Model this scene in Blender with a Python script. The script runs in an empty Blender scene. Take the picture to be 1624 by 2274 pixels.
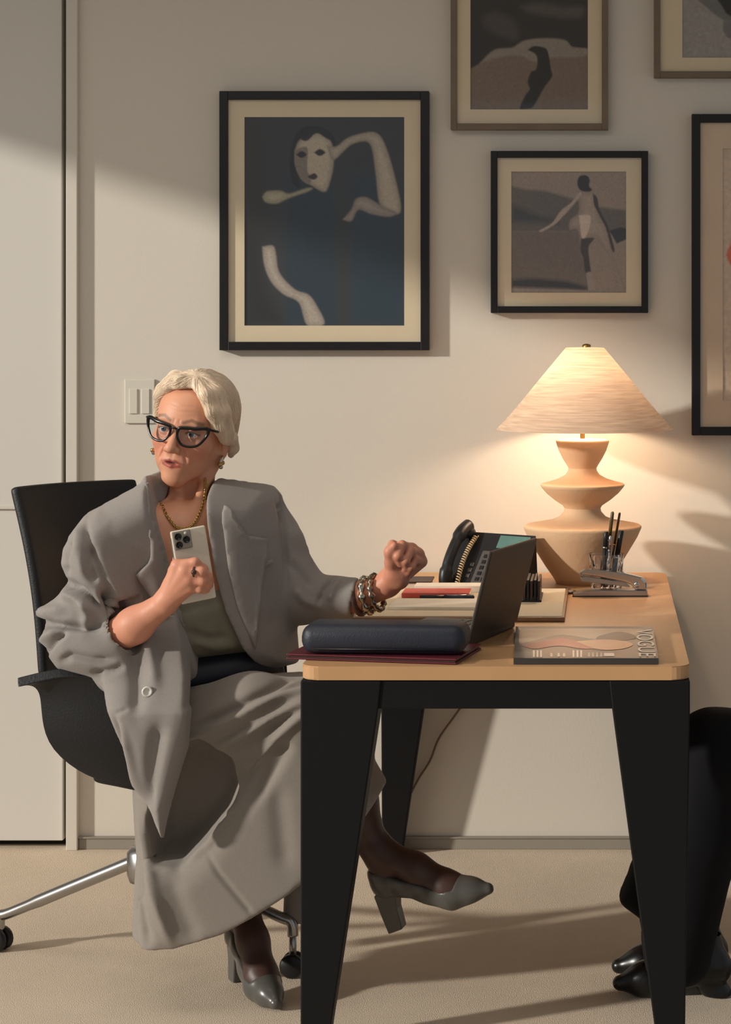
import bpy, bmesh, math, random
import numpy as np
from mathutils import Vector, Matrix
from mathutils.bvhtree import BVHTree
from mathutils.geometry import delaunay_2d_cdt, tessellate_polygon

random.seed(4)
rng = np.random.default_rng(4)
SC = bpy.context.scene
COL = SC.collection

# ------------------------------------------------------------------ camera
# wall plane is y = 0, floor z = 0, camera looks along +y
FPX, VX, VY, CD, CH = 4570.5, 1338.0, 726.0, 5.5, 1.394
cam = bpy.data.cameras.new('camera')
cam.sensor_fit = 'HORIZONTAL'
cam.sensor_width = 36.0
cam.lens = 36.0 * FPX / 1624.0
cam.shift_x = (812.0 - VX) / 1624.0
cam.shift_y = -(1137.0 - VY) / 1624.0
cam.clip_end = 200
cam_o = bpy.data.objects.new('camera', cam)
cam_o.location = (0, -CD, CH)
cam_o.rotation_euler = (math.radians(90), 0, 0)
COL.objects.link(cam_o)
SC.camera = cam_o

# ------------------------------------------------------------------ world, sun, exposure
SC.view_settings.view_transform = 'Standard'
SC.view_settings.look = 'None'
SC.view_settings.exposure = 0.08
SC.view_settings.gamma = 1.0
SC.view_settings.use_curve_mapping = False
w = bpy.data.worlds.new('world'); SC.world = w; w.use_nodes = True
wb = w.node_tree.nodes['Background']
wb.inputs[0].default_value = (0.86, 0.93, 1.0, 1)
wb.inputs[1].default_value = 0.36
sun = bpy.data.lights.new('low_sun', 'SUN')
sun.energy = 2.9
sun.color = (1.0, 0.95, 0.86)
sun.angle = math.radians(2.8)
so = bpy.data.objects.new('low_sun', sun); COL.objects.link(so)
SUN = Vector((1.0, 0.51, -0.327)).normalized()
so.rotation_euler = (-SUN).to_track_quat('Z', 'Y').to_euler()
# added soft area fill just below the ceiling, no real fixture behind it
al = bpy.data.lights.new('added_ceiling_fill', 'AREA')
al.shape = 'RECTANGLE'; al.size = 2.4; al.size_y = 1.2
al.energy = 14; al.color = (1.0, 0.94, 0.86)
alo = bpy.data.objects.new('added_ceiling_fill', al); COL.objects.link(alo)
alo.location = (-1.4, -1.9, 2.72)

# ------------------------------------------------------------------ helpers
def P(px, py, y):
    d = y + CD
    return Vector(((px - VX) * d / FPX, y, CH - (py - VY) * d / FPX))

def onz(px, py, z):
    d = (CH - z) * FPX / (py - VY)
    return Vector(((px - VX) * d / FPX, d - CD, z))

def lin(c):
    out = []
    for v in c[:3]:
        v = v / 255.0
        out.append(v / 12.92 if v <= 0.04045 else ((v + 0.055) / 1.055) ** 2.4)
    return tuple(out) + (1.0,)

MATS = {}
def mat(name, rgb, rough=0.6, metal=0.0, noise=None, bump=None, spec=0.5, wave=None, trans=0.0,
        ior=1.45, emit=None, sheen=0.0, attr=None, coat=0.0, var=0.06):
    """procedural material: noise=(scale), bump=(scale, strength), wave=(scale, strength) weave"""
    m = bpy.data.materials.new(name); m.use_nodes = True
    nt = m.node_tree; b = nt.nodes['Principled BSDF']
    b.inputs['Roughness'].default_value = rough
    b.inputs['Metallic'].default_value = metal
    b.inputs['Specular IOR Level'].default_value = spec
    b.inputs['IOR'].default_value = ior
    if trans: b.inputs['Transmission Weight'].default_value = trans
    if sheen: b.inputs['Sheen Weight'].default_value = sheen
    if coat: b.inputs['Coat Weight'].default_value = coat
    tc = nt.nodes.new('ShaderNodeTexCoord')
    base = lin(rgb)
    src = None
    if attr:
        a = nt.nodes.new('ShaderNodeAttribute'); a.attribute_name = attr
        src = a.outputs['Color']
    if noise:
        n = nt.nodes.new('ShaderNodeTexNoise'); n.inputs['Scale'].default_value = noise
        n.inputs['Detail'].default_value = 4
        nt.links.new(tc.outputs['Object'], n.inputs['Vector'])
        hs = nt.nodes.new('ShaderNodeHueSaturation')
        mr = nt.nodes.new('ShaderNodeMapRange')
        mr.inputs['To Min'].default_value = 1 - var * 2; mr.inputs['To Max'].default_value = 1 + var * 2
        nt.links.new(n.outputs['Fac'], mr.inputs['Value'])
        nt.links.new(mr.outputs[0], hs.inputs['Value'])
        if src: nt.links.new(src, hs.inputs['Color'])
        else: hs.inputs['Color'].default_value = base
        src = hs.outputs[0]
    if src: nt.links.new(src, b.inputs['Base Color'])
    else: b.inputs['Base Color'].default_value = base
    if bump:
        n2 = nt.nodes.new('ShaderNodeTexNoise'); n2.inputs['Scale'].default_value = bump[0]
        n2.inputs['Detail'].default_value = 3
        nt.links.new(tc.outputs['Object'], n2.inputs['Vector'])
        bn = nt.nodes.new('ShaderNodeBump'); bn.inputs['Strength'].default_value = bump[1]
        bn.inputs['Distance'].default_value = 0.01
        nt.links.new(n2.outputs['Fac'], bn.inputs['Height'])
        nt.links.new(bn.outputs[0], b.inputs['Normal'])
    if wave:
        wv = nt.nodes.new('ShaderNodeTexWave'); wv.inputs['Scale'].default_value = wave[0]
        wv.inputs['Distortion'].default_value = wave[2] if len(wave) > 2 else 0.6
        if len(wave) > 3: wv.bands_direction = wave[3]
        nt.links.new(tc.outputs['Object'], wv.inputs['Vector'])
        bn = nt.nodes.new('ShaderNodeBump'); bn.inputs['Strength'].default_value = wave[1]
        bn.inputs['Distance'].default_value = 0.004
        nt.links.new(wv.outputs['Fac'], bn.inputs['Height'])
        nt.links.new(bn.outputs[0], b.inputs['Normal'])
    if emit:
        b.inputs['Emission Color'].default_value = lin(emit[0]); b.inputs['Emission Strength'].default_value = emit[1]
    MATS[name] = m
    return m

def tag(o, label=None, cat=None, group=None, kind=None):
    if label: o['label'] = label
    if cat: o['category'] = cat
    if group: o['group'] = group
    if kind: o['kind'] = kind
    return o

def empty(name, loc, label, cat, group=None):
    o = bpy.data.objects.new(name, None); COL.objects.link(o)
    o.location = loc; o.empty_display_size = 0.05
    return tag(o, label, cat, group)

def link(name, me, mt, parent=None):
    o = bpy.data.objects.new(name, me); COL.objects.link(o)
    for m in (mt if isinstance(mt, (list, tuple)) else [mt]): me.materials.append(m)
    if parent is not None:
        o.parent = parent
        # meshes carry world coordinates; only a thing's Empty sits away from the origin
        if parent.parent is None: o.matrix_parent_inverse = Matrix.Translation(-parent.location)
    return o

def mesh(name, verts, faces, mt, parent=None, smooth=False, fmat=None):
    me = bpy.data.meshes.new(name)
    me.from_pydata([tuple(v) for v in verts], [], [tuple(f) for f in faces])
    bm = bmesh.new(); bm.from_mesh(me); bmesh.ops.recalc_face_normals(bm, faces=bm.faces[:]); bm.to_mesh(me); bm.free()
    if smooth: me.polygons.foreach_set('use_smooth', [True] * len(me.polygons))
    if fmat is not None: me.polygons.foreach_set('material_index', fmat)
    me.update()
    return link(name, me, mt, parent)

def bm_obj(name, bm, mt, parent=None, smooth=False):
    bmesh.ops.recalc_face_normals(bm, faces=bm.faces[:])
    me = bpy.data.meshes.new(name); bm.to_mesh(me); bm.free()
    if smooth: me.polygons.foreach_set('use_smooth', [True] * len(me.polygons))
    return link(name, me, mt, parent)

def frame_mat(o, ax, ay, az):
    M = Matrix.Identity(4)
    for i, v in enumerate((ax, ay, az)):
        for j in range(3): M[j][i] = v[j]
    M.translation = Vector(o)
    return M

def rz(deg, o=(0, 0, 0)):
    return Matrix.Translation(Vector(o)) @ Matrix.Rotation(math.radians(deg), 4, 'Z')

def bm_box(bm, lo, hi, M=None, bevel=0.0, seg=2):
    t = bmesh.new()
    vs = [t.verts.new((x, y, z)) for x in (lo[0], hi[0]) for y in (lo[1], hi[1]) for z in (lo[2], hi[2])]
    for f in ((0, 1, 3, 2), (4, 6, 7, 5), (0, 4, 5, 1), (2, 3, 7, 6), (0, 2, 6, 4), (1, 5, 7, 3)):
        t.faces.new([vs[i] for i in f])
    if bevel:
        bmesh.ops.bevel(t, geom=t.edges[:], offset=bevel, segments=seg, affect='EDGES', profile=0.5)
    if M is not None: bmesh.ops.transform(t, matrix=M, verts=t.verts[:])
    me = bpy.data.meshes.new('t'); t.to_mesh(me); t.free()
    bm.from_mesh(me); bpy.data.meshes.remove(me)

def box(name, lo, hi, mt, parent=None, M=None, bevel=0.0, seg=2, smooth=False):
    bm = bmesh.new(); bm_box(bm, lo, hi, M, bevel, seg)
    return bm_obj(name, bm, mt, parent, smooth)

def bm_tube(bm, pts, rad, seg=8, closed=False):
    pts = [Vector(p) for p in pts]; n = len(pts)
    rads = rad if isinstance(rad, (list, tuple)) else [rad] * n
    rings = []; up = None
    for i, p in enumerate(pts):
        if closed: d = pts[(i + 1) % n] - pts[i - 1]
        else: d = pts[min(i + 1, n - 1)] - pts[max(i - 1, 0)]
        d.normalize()
        if up is None:
            up = d.orthogonal().normalized()
        else:
            up = (up - d * up.dot(d))
            up = up.normalized() if up.length > 1e-6 else d.orthogonal().normalized()
        s = d.cross(up)
        rings.append([bm.verts.new(p + (up * math.cos(a) + s * math.sin(a)) * rads[i])
                      for a in [2 * math.pi * k / seg for k in range(seg)]])
    m = n if closed else n - 1
    for i in range(m):
        a, b = rings[i], rings[(i + 1) % n]
        for k in range(seg):
            bm.faces.new((a[k], a[(k + 1) % seg], b[(k + 1) % seg], b[k]))
    if not closed:
        bm.faces.new(rings[0]); bm.faces.new(rings[-1])

def tube(name, pts, rad, mt, parent=None, seg=8, closed=False):
    bm = bmesh.new(); bm_tube(bm, pts, rad, seg, closed)
    return bm_obj(name, bm, mt, parent, True)

def bm_lathe(bm, prof, c, seg=48, M=None):
    rings = []
    c = Vector(c)
    for r, z in prof:
        if r < 1e-6:
            rings.append([bm.verts.new(c + Vector((0, 0, z)))])
        else:
            rings.append([bm.verts.new(c + Vector((r * math.cos(2 * math.pi * k / seg), r * math.sin(2 * math.pi * k / seg), z))) for k in range(seg)])
    for a, b in zip(rings, rings[1:]):
        for k in range(seg):
            k2 = (k + 1) % seg
            if len(a) == 1 and len(b) == 1: continue
            if len(a) == 1: bm.faces.new((a[0], b[k2], b[k]))
            elif len(b) == 1: bm.faces.new((a[k], a[k2], b[0]))
            else: bm.faces.new((a[k], a[k2], b[k2], b[k]))
    if M is not None:
        bmesh.ops.transform(bm, matrix=M, verts=bm.verts[:])

def lathe(name, prof, c, mt, parent=None, seg=48, smooth=True, M=None):
    bm = bmesh.new(); bm_lathe(bm, prof, c, seg, M)
    return bm_obj(name, bm, mt, parent, smooth)

def spline(pts, n=8):
    """Catmull-Rom through points"""
    pts = [Vector(p) for p in pts]; out = []
    q = [pts[0]] + pts + [pts[-1]]
    for i in range(1, len(q) - 2):
        a, b, c, d = q[i - 1], q[i], q[i + 1], q[i + 2]
        for k in range(n):
            t = k / n
            out.append(0.5 * ((2 * b) + (c - a) * t + (2 * a - 5 * b + 4 * c - d) * t * t + (3 * b - a - 3 * c + d) * t ** 3))
    out.append(pts[-1])
    return out

# ---- implicit surfaces ------------------------------------------------
class Field:
    def __init__(s, lo, hi, h):
        s.h = h; s.lo = np.array(lo, float)
        s.n = np.ceil((np.array(hi, float) - s.lo) / h).astype(int) + 1
        s.ax = [s.lo[i] + h * np.arange(s.n[i]) for i in range(3)]
        s.f = np.full(tuple(s.n), 0.08, np.float32)
    def sl(s, lo, hi, m):
        r = []
        for i in range(3):
            a = int(np.floor((lo[i] - m - s.lo[i]) / s.h)); b = int(np.ceil((hi[i] + m - s.lo[i]) / s.h)) + 1
            r.append(slice(max(a, 0), max(min(b, s.n[i]), 0)))
        return tuple(r)
    def put(s, fn, lo, hi, k, neg=False):
        S = s.sl(lo, hi, k + 3 * s.h + 0.004)
        if any(q.stop <= q.start for q in S): return
        X = s.ax[0][S[0]][:, None, None].astype(np.float32); Y = s.ax[1][S[1]][None, :, None].astype(np.float32); Z = s.ax[2][S[2]][None, None, :].astype(np.float32)
        g = fn(X, Y, Z); a = s.f[S]
        k = max(k, 1e-5)
        if neg:
            g = -g; hh = np.maximum(k - np.abs(a - g), 0) / k
            s.f[S] = np.maximum(a, g) + hh * hh * k * 0.25
        else:
            hh = np.maximum(k - np.abs(a - g), 0) / k
            s.f[S] = np.minimum(a, g) - hh * hh * k * 0.25
    def ell(s, c, r, k=0.01, R=None, neg=False):
        """R: 3x3 whose columns are the ellipsoid axes"""
        c = np.array(c, float); r = np.array(r, float); m = r.max()
        Rm = np.eye(3) if R is None else np.array(R, float)
        ext = np.sqrt(((Rm * r[None, :]) ** 2).sum(1))
        def fn(X, Y, Z):
            x, y, z = X - c[0], Y - c[1], Z - c[2]
            k0 = 0; k1 = 0
            for i in range(3):
                u = x * Rm[0, i] + y * Rm[1, i] + z * Rm[2, i]
                k0 = k0 + (u / r[i]) ** 2; k1 = k1 + (u / r[i] ** 2) ** 2
            k0 = np.sqrt(k0); k1 = np.sqrt(k1) + 1e-9
            return (k0 * (k0 - 1) / k1).astype(np.float32)
        s.put(fn, c - ext, c + ext, k, neg)
    def cone(s, a, b, ra, rb, k=0.01, neg=False):
        a = np.array(a, float); b = np.array(b, float); d = b - a; L2 = max((d * d).sum(), 1e-12)
        m = max(ra, rb)
        def fn(X, Y, Z):
            x, y, z = X - a[0], Y - a[1], Z - a[2]
            t = np.clip((x * d[0] + y * d[1] + z * d[2]) / L2, 0, 1)
            return (np.sqrt((x - t * d[0]) ** 2 + (y - t * d[1]) ** 2 + (z - t * d[2]) ** 2) - (ra + (rb - ra) * t)).astype(np.float32)
        s.put(fn, np.minimum(a, b) - m, np.maximum(a, b) + m, k, neg)
    def chain(s, pts, rads, k=0.01):
        for i in range(len(pts) - 1): s.cone(pts[i], pts[i + 1], rads[i], rads[i + 1], k)
    def pillow(s, poly, yc, T, wd, k=0.01, neg=False, front=False):
        """poly: (x,z) outline; yc(x,z): mid surface; T half thickness; wd: edge roundness width"""
        poly = np.array(poly, float)
        lo2 = poly.min(0); hi2 = poly.max(0)
        cs = [yc(x, z) for x in (lo2[0], hi2[0]) for z in (lo2[1], hi2[1])]
        def fn(X, Y, Z):
            x2 = X[:, 0, :] + 0 * Z[:, 0, :]; z2 = Z[:, 0, :] + 0 * X[:, 0, :]
            sd = poly_sd(poly, x2, z2)[:, None, :]
            yy = yc(X, Z)
            t = np.clip(-sd / wd, 0, 1)
            half = T * np.sqrt(np.maximum(1 - (1 - t) ** 2, 0))
            a = np.abs(Y - yy)
            inside = (a - half) * 0.8
            out = np.sqrt(np.maximum(sd, 0) ** 2 + a * a)
            return np.where(sd < 0, inside, out).astype(np.float32)
        s.put(fn, (lo2[0], min(cs) - T, lo2[1]), (hi2[0], max(cs) + T, hi2[1]), k, neg)
    def cut(s, poly, ylo, yhi, k=0.004):
        """remove the prism over (x,z) outline between the y functions"""
        poly = np.array(poly, float); lo2 = poly.min(0); hi2 = poly.max(0)
        def fn(X, Y, Z):
            x2 = X[:, 0, :] + 0 * Z[:, 0, :]; z2 = Z[:, 0, :] + 0 * X[:, 0, :]
            sd = poly_sd(poly, x2, z2)[:, None, :] + 0 * Y
            return np.maximum(np.maximum(sd, ylo(X, Z) - Y), Y - yhi(X, Z)).astype(np.float32)
        s.put(fn, (lo2[0], s.ax[1][0], lo2[1]), (hi2[0], s.ax[1][-1], hi2[1]), k, True)
    def mesh(s, smooth=2):
        f = s.f; n = np.array(f.shape)
        ins = f < 0
        c = [(i, j, k) for i in (0, 1) for j in (0, 1) for k in (0, 1)]
        m = n - 1
        anyv = np.zeros(tuple(m), bool); allv = np.ones(tuple(m), bool)
        for (i, j, k) in c:
            b = ins[i:i + m[0], j:j + m[1], k:k + m[2]]; anyv |= b; allv &= b
        act = anyv & ~allv
        I = np.argwhere(act)
        idx = np.full(tuple(m), -1, np.int32); idx[act] = np.arange(len(I))
        val = np.stack([f[I[:, 0] + i, I[:, 1] + j, I[:, 2] + k] for (i, j, k) in c], 1).astype(float)
        ca = np.array(c, float)
        acc = np.zeros((len(I), 3)); cnt = np.zeros(len(I))
        for a in range(8):
            for b in range(a + 1, 8):
                if np.abs(ca[a] - ca[b]).sum() != 1: continue
                va, vb = val[:, a], val[:, b]
                x = (va < 0) != (vb < 0)
                t = np.where(x, va / np.where(np.abs(va - vb) < 1e-12, 1e-12, va - vb), 0)
                acc += np.where(x[:, None], ca[a] + (ca[b] - ca[a]) * t[:, None], 0); cnt += x
        V = s.lo + s.h * (I + acc / cnt[:, None])
        Q = []
        for ax in range(3):
            u, v = (ax + 1) % 3, (ax + 2) % 3
            A = [slice(None)] * 3; B = [slice(None)] * 3
            A[ax] = slice(0, n[ax] - 1); B[ax] = slice(1, n[ax])
            x = ins[tuple(A)] != ins[tuple(B)]
            E = np.argwhere(x)
            E = E[(E[:, u] > 0) & (E[:, v] > 0) & (E[:, u] < n[u] - 1) & (E[:, v] < n[v] - 1)]
            if not len(E): continue
            du = np.zeros(3, int); du[u] = 1; dv = np.zeros(3, int); dv[v] = 1
            q = np.stack([idx[tuple((E - o).T)] for o in (du * 0, du, du + dv, dv)], 1)
            flip = ins[tuple(E.T)]
            q[flip] = q[flip][:, ::-1]
            Q.append(q)
        Q = np.concatenate(Q); Q = Q[(Q >= 0).all(1)]
        Q = Q[:, ::-1]
        V = lap(V, Q, smooth)
        return V, Q

def lap(V, Q, it, lam=0.5):
    if it <= 0: return V
    e = np.concatenate([Q[:, [0, 1]], Q[:, [1, 2]], Q[:, [2, 3]], Q[:, [3, 0]]])
    e = np.concatenate([e, e[:, ::-1]])
    cnt = np.maximum(np.bincount(e[:, 0], minlength=len(V)), 1)
    for _ in range(it):
        a = np.stack([np.bincount(e[:, 0], V[e[:, 1], i], minlength=len(V)) for i in range(3)], 1)
        V = V + lam * (a / cnt[:, None] - V)
    return V

def main_piece(V, Q, least=400):
    """drop crumbs: keep connected pieces of at least `least` vertices"""
    lab = np.arange(len(V))
    e = np.concatenate([Q[:, [0, 1]], Q[:, [1, 2]], Q[:, [2, 3]], Q[:, [3, 0]]])
    for _ in range(400):
        m = np.minimum(lab[e[:, 0]], lab[e[:, 1]]); old = lab.copy()
        np.minimum.at(lab, e[:, 0], m); np.minimum.at(lab, e[:, 1], m)
        lab = lab[lab]; lab = lab[lab]
        if (lab == old).all(): break
    cnt = np.bincount(lab, minlength=len(V)); keep = cnt[lab] >= least
    idx = np.cumsum(keep) - 1
    return V[keep], idx[Q[keep[Q].all(1)]]

def normals(V, Q):
    n = np.cross(V[Q[:, 2]] - V[Q[:, 0]], V[Q[:, 3]] - V[Q[:, 1]])
    N = np.zeros_like(V)
    for i in range(4):
        for a in range(3): N[:, a] += np.bincount(Q[:, i], n[:, a], minlength=len(V))
    return N / (np.linalg.norm(N, axis=1)[:, None] + 1e-12)

def poly_sd(poly, x, z):
    d = np.full(x.shape, 1e9); ins = np.zeros(x.shape, bool)
    n = len(poly)
    for i in range(n):
        a, b = poly[i], poly[(i + 1) % n]
        e = b - a; L = max((e * e).sum(), 1e-12)
        wx, wz = x - a[0], z - a[1]
        t = np.clip((wx * e[0] + wz * e[1]) / L, 0, 1)
        d = np.minimum(d, (wx - t * e[0]) ** 2 + (wz - t * e[1]) ** 2)
        c = ((a[1] <= z) & (b[1] > z)) | ((b[1] <= z) & (a[1] > z))
        den = b[1] - a[1] if abs(b[1] - a[1]) > 1e-12 else 1e-12
        ins ^= c & (x < a[0] + (z - a[1]) / den * e[0])
    d = np.sqrt(d)
    return np.where(ins, -d, d)

def xz(pts, y):
    return [(P(a, b, y).x, P(a, b, y).z) for a, b in pts]

def stroke(V, N, pts, y, wd, amp, taper=True, facing=-0.15):
    """press (amp<0) or raise (amp>0) a soft fold along a polyline on the camera-facing cloth"""
    pl = np.array(xz(pts, y)); d = np.full(len(V), 1e9); tt = np.zeros(len(V))
    n = len(pl) - 1
    for i in range(n):
        a, b = pl[i], pl[i + 1]; e = b - a; L = (e * e).sum()
        t = np.clip(((V[:, 0] - a[0]) * e[0] + (V[:, 2] - a[1]) * e[1]) / L, 0, 1)
        q = np.hypot(V[:, 0] - a[0] - t * e[0], V[:, 2] - a[1] - t * e[1])
        m = q < d; d[m] = q[m]; tt[m] = (i + t[m]) / n
    g = np.exp(-(d / wd) ** 2)
    if taper: g = g * np.clip(np.minimum(tt, 1 - tt) * 5, 0.12, 1)
    g = g * (N[:, 1] < facing)
    V += N * (amp * g)[:, None]
    return V

def np_mesh(name, V, Q, mt, parent=None, col=None, smooth=True):
    me = bpy.data.meshes.new(name)
    me.vertices.add(len(V)); me.vertices.foreach_set('co', np.asarray(V, np.float32).ravel())
    me.loops.add(Q.size); me.loops.foreach_set('vertex_index', np.asarray(Q, np.int32).ravel())
    me.polygons.add(len(Q))
    me.polygons.foreach_set('loop_start', np.arange(0, Q.size, Q.shape[1], dtype=np.int32))
    me.polygons.foreach_set('use_smooth', np.full(len(Q), smooth))
    me.update(calc_edges=True); me.validate()
    if col is not None:
        a = me.color_attributes.new('Col', 'FLOAT_COLOR', 'POINT')
        a.data.foreach_set('color', np.asarray(col, np.float32).ravel())
    return link(name, me, mt, parent)

def bvh_of(V, Q):
    return BVHTree.FromPolygons([tuple(v) for v in V], [tuple(int(i) for i in q) for q in Q])

CAMP = Vector((0, -CD, CH))
def hit(bvhs, px, py):
    d = (P(px, py, -1.2) - CAMP).normalized(); best = None
    for b in bvhs:
        r = b.ray_cast(CAMP, d, 8)
        if r[0] is not None and (best is None or r[3] < best[2]): best = (r[0], r[1], r[3])
    return best

def drape(name, poly, bvhs, mt, parent, off=0.003, thick=0.004, step=7, fallback_y=-1.3):
    """a cloth piece with its own thickness lying on the surface below it"""
    pl = np.array(poly, float); lo = pl.min(0); hi = pl.max(0)
    pts = []; n = len(pl); edges = []
    for i in range(n):
        a, b = pl[i], pl[(i + 1) % n]; m = max(int(np.hypot(*(b - a)) / step), 1)
        for k in range(m): pts.append(tuple(a + (b - a) * k / m))
    nb = len(pts); edges = [(i, (i + 1) % nb) for i in range(nb)]
    gx, gz = np.meshgrid(np.arange(lo[0], hi[0], step), np.arange(lo[1], hi[1], step))
    sd = poly_sd(pl, gx, gz)
    for x, z in zip(gx[sd < -step * 0.5], gz[sd < -step * 0.5]): pts.append((x, z))
    r = delaunay_2d_cdt([Vector(p) for p in pts], edges, [list(range(nb))], 1, 1e-4)
    co = []; last = fallback_y
    for v in r[0]:
        h = hit(bvhs, v.x, v.y)
        if h is None: co.append(P(v.x, v.y, last))
        else:
            nn = h[1] if h[1].y < 0 else -h[1]
            co.append(h[0] + (nn * 0.4 + Vector((0, -0.6, 0))) * off); last = h[0].y
    V = np.array([tuple(c) for c in co]); F = np.array([f for f in r[2] if len(f) == 3])
    # smooth the drape a little
    e = np.concatenate([F[:, [0, 1]], F[:, [1, 2]], F[:, [2, 0]]]); e = np.concatenate([e, e[:, ::-1]])
    cnt = np.maximum(np.bincount(e[:, 0], minlength=len(V)), 1)
    for _ in range(8):
        a = np.bincount(e[:, 0], V[e[:, 1], 1], minlength=len(V)) / cnt
        V[:, 1] += 0.5 * (a - V[:, 1])
    o = mesh(name, V, F, mt, parent, True)
    s = o.modifiers.new('thickness', 'SOLIDIFY'); s.thickness = thick; s.offset = -1
    me = o.data
    if sum(p.normal.y for p in me.polygons) > 0: me.flip_normals()
    return o
# ------------------------------------------------------------------ materials
WALL = mat('wall_paint', (214, 206, 193), 0.75, noise=3.0, bump=(160, 0.04), var=0.012)
DOORP = mat('door_paint', (214, 209, 200), 0.5, noise=2.0, var=0.012)
JAMB = mat('jamb_paint', (212, 205, 193), 0.5, noise=2.0, var=0.012)
BASEB = mat('baseboard_metal', (150, 142, 130), 0.45, noise=6, var=0.03)
GAP = mat('dark_gap', (40, 38, 34), 0.9, noise=6)
CARPET = mat('carpet_wool', (228, 210, 188), 0.95, noise=5.0, bump=(420, 0.5), spec=0.1, var=0.045)
OAK = mat('pale_oak', (198, 154, 110), 0.42, noise=7, wave=(9, 0.05, 5.0, 'Y'), var=0.05)
BLACKW = mat('black_stained_wood', (9, 9, 11), 0.6, noise=30, var=0.15, spec=0.3)
FRBLACK = mat('black_frame_wood', (20, 17, 18), 0.4, noise=20, var=0.1)
FRGREY = mat('grey_brown_frame_wood', (116, 100, 82), 0.5, noise=20, var=0.1)
MATB = mat('mat_board', (220, 203, 172), 0.9, noise=12, var=0.015)
MATT = mat('tan_mat_board', (212, 186, 156), 0.9, noise=8, var=0.03)
CERAM = mat('unglazed_clay', (214, 178, 142), 0.8, noise=14, bump=(90, 0.08), var=0.03)
CHROME = mat('chrome', (205, 205, 208), 0.13, 1.0, noise=30, var=0.02)
STEEL = mat('brushed_steel', (172, 170, 168), 0.3, 1.0, noise=40, var=0.04)
BLKLEATH = mat('black_leather', (22, 23, 26), 0.52, noise=25, bump=(240, 0.12), var=0.1)
BLKPLAS = mat('black_plastic', (24, 24, 27), 0.4, noise=30, var=0.08)
DKGREY = mat('grey_plastic', (74, 70, 66), 0.5, noise=30, var=0.06)
NAVY = mat('navy_leather', (36, 40, 52), 0.5, noise=40, bump=(300, 0.1), var=0.08)
BURG = mat('burgundy_leather', (92, 30, 42), 0.45, noise=40, bump=(300, 0.08), var=0.08)
PAPER = mat('white_paper', (228, 216, 198), 0.85, noise=10, var=0.015)
CREAM = mat('cream_paper', (222, 204, 176), 0.85, noise=10, var=0.02)
TANL = mat('tan_leather', (140, 106, 76), 0.55, noise=30, bump=(240, 0.1), var=0.06)
REDP = mat('coral_red_cover', (200, 84, 72), 0.55, noise=20, var=0.05)
BROWN = mat('dark_brown_leather', (62, 38, 30), 0.5, noise=30, var=0.1)
PLATEW = mat('switch_plastic', (214, 208, 194), 0.4, noise=20, var=0.01)
CORDW = mat('cord_plastic', (120, 96, 74), 0.5, noise=20, var=0.04)
BRASS = mat('brass', (190, 150, 86), 0.3, 1.0, noise=30, var=0.05)
LAPTOP = mat('graphite_aluminium', (62, 55, 50), 0.45, 0.35, noise=60, var=0.03)
GLASSC = mat('cut_crystal', (255, 255, 255), 0.02, trans=1.0, ior=1.5, noise=10, var=0.0)

def thin_glass(name, tint=(1, 1, 1), refl=0.06):
    m = bpy.data.materials.new(name); m.use_nodes = True; nt = m.node_tree
    nt.nodes.remove(nt.nodes['Principled BSDF'])
    tr = nt.nodes.new('ShaderNodeBsdfTransparent'); tr.inputs[0].default_value = tuple(tint) + (1,)
    gl = nt.nodes.new('ShaderNodeBsdfGlossy'); gl.inputs['Roughness'].default_value = 0.03
    mx = nt.nodes.new('ShaderNodeMixShader'); mx.inputs[0].default_value = refl * 0.5
    nt.links.new(tr.outputs[0], mx.inputs[1]); nt.links.new(gl.outputs[0], mx.inputs[2])
    nt.links.new(mx.outputs[0], nt.nodes['Material Output'].inputs[0])
    MATS[name] = m
    return m
PICGLASS = thin_glass('picture_glass')
LENSGLASS = thin_glass('lens_glass', (0.93, 0.95, 0.98))

def shade_linen():
    m = bpy.data.materials.new('shade_linen'); m.use_nodes = True; nt = m.node_tree
    b = nt.nodes['Principled BSDF']
    b.inputs['Roughness'].default_value = 0.9
    tl = nt.nodes.new('ShaderNodeBsdfTranslucent')
    mx = nt.nodes.new('ShaderNodeMixShader'); mx.inputs[0].default_value = 0.13
    tc = nt.nodes.new('ShaderNodeTexCoord'); mp = nt.nodes.new('ShaderNodeMapping')
    mp.inputs['Scale'].default_value = (6, 6, 110)
    n = nt.nodes.new('ShaderNodeTexNoise'); n.inputs['Scale'].default_value = 2.2; n.inputs['Detail'].default_value = 4
    cr = nt.nodes.new('ShaderNodeValToRGB')
    cr.color_ramp.elements[0].position = 0.3; cr.color_ramp.elements[0].color = lin((198, 168, 144))
    cr.color_ramp.elements[1].position = 0.7; cr.color_ramp.elements[1].color = lin((228, 202, 176))
    nt.links.new(tc.outputs['Object'], mp.inputs[0]); nt.links.new(mp.outputs[0], n.inputs['Vector'])
    nt.links.new(n.outputs['Fac'], cr.inputs[0])
    nt.links.new(cr.outputs[0], b.inputs['Base Color']); nt.links.new(cr.outputs[0], tl.inputs[0])
    nt.links.new(b.outputs[0], mx.inputs[1]); nt.links.new(tl.outputs[0], mx.inputs[2])
    nt.links.new(mx.outputs[0], nt.nodes['Material Output'].inputs[0])
    return m
LINEN = shade_linen()

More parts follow.
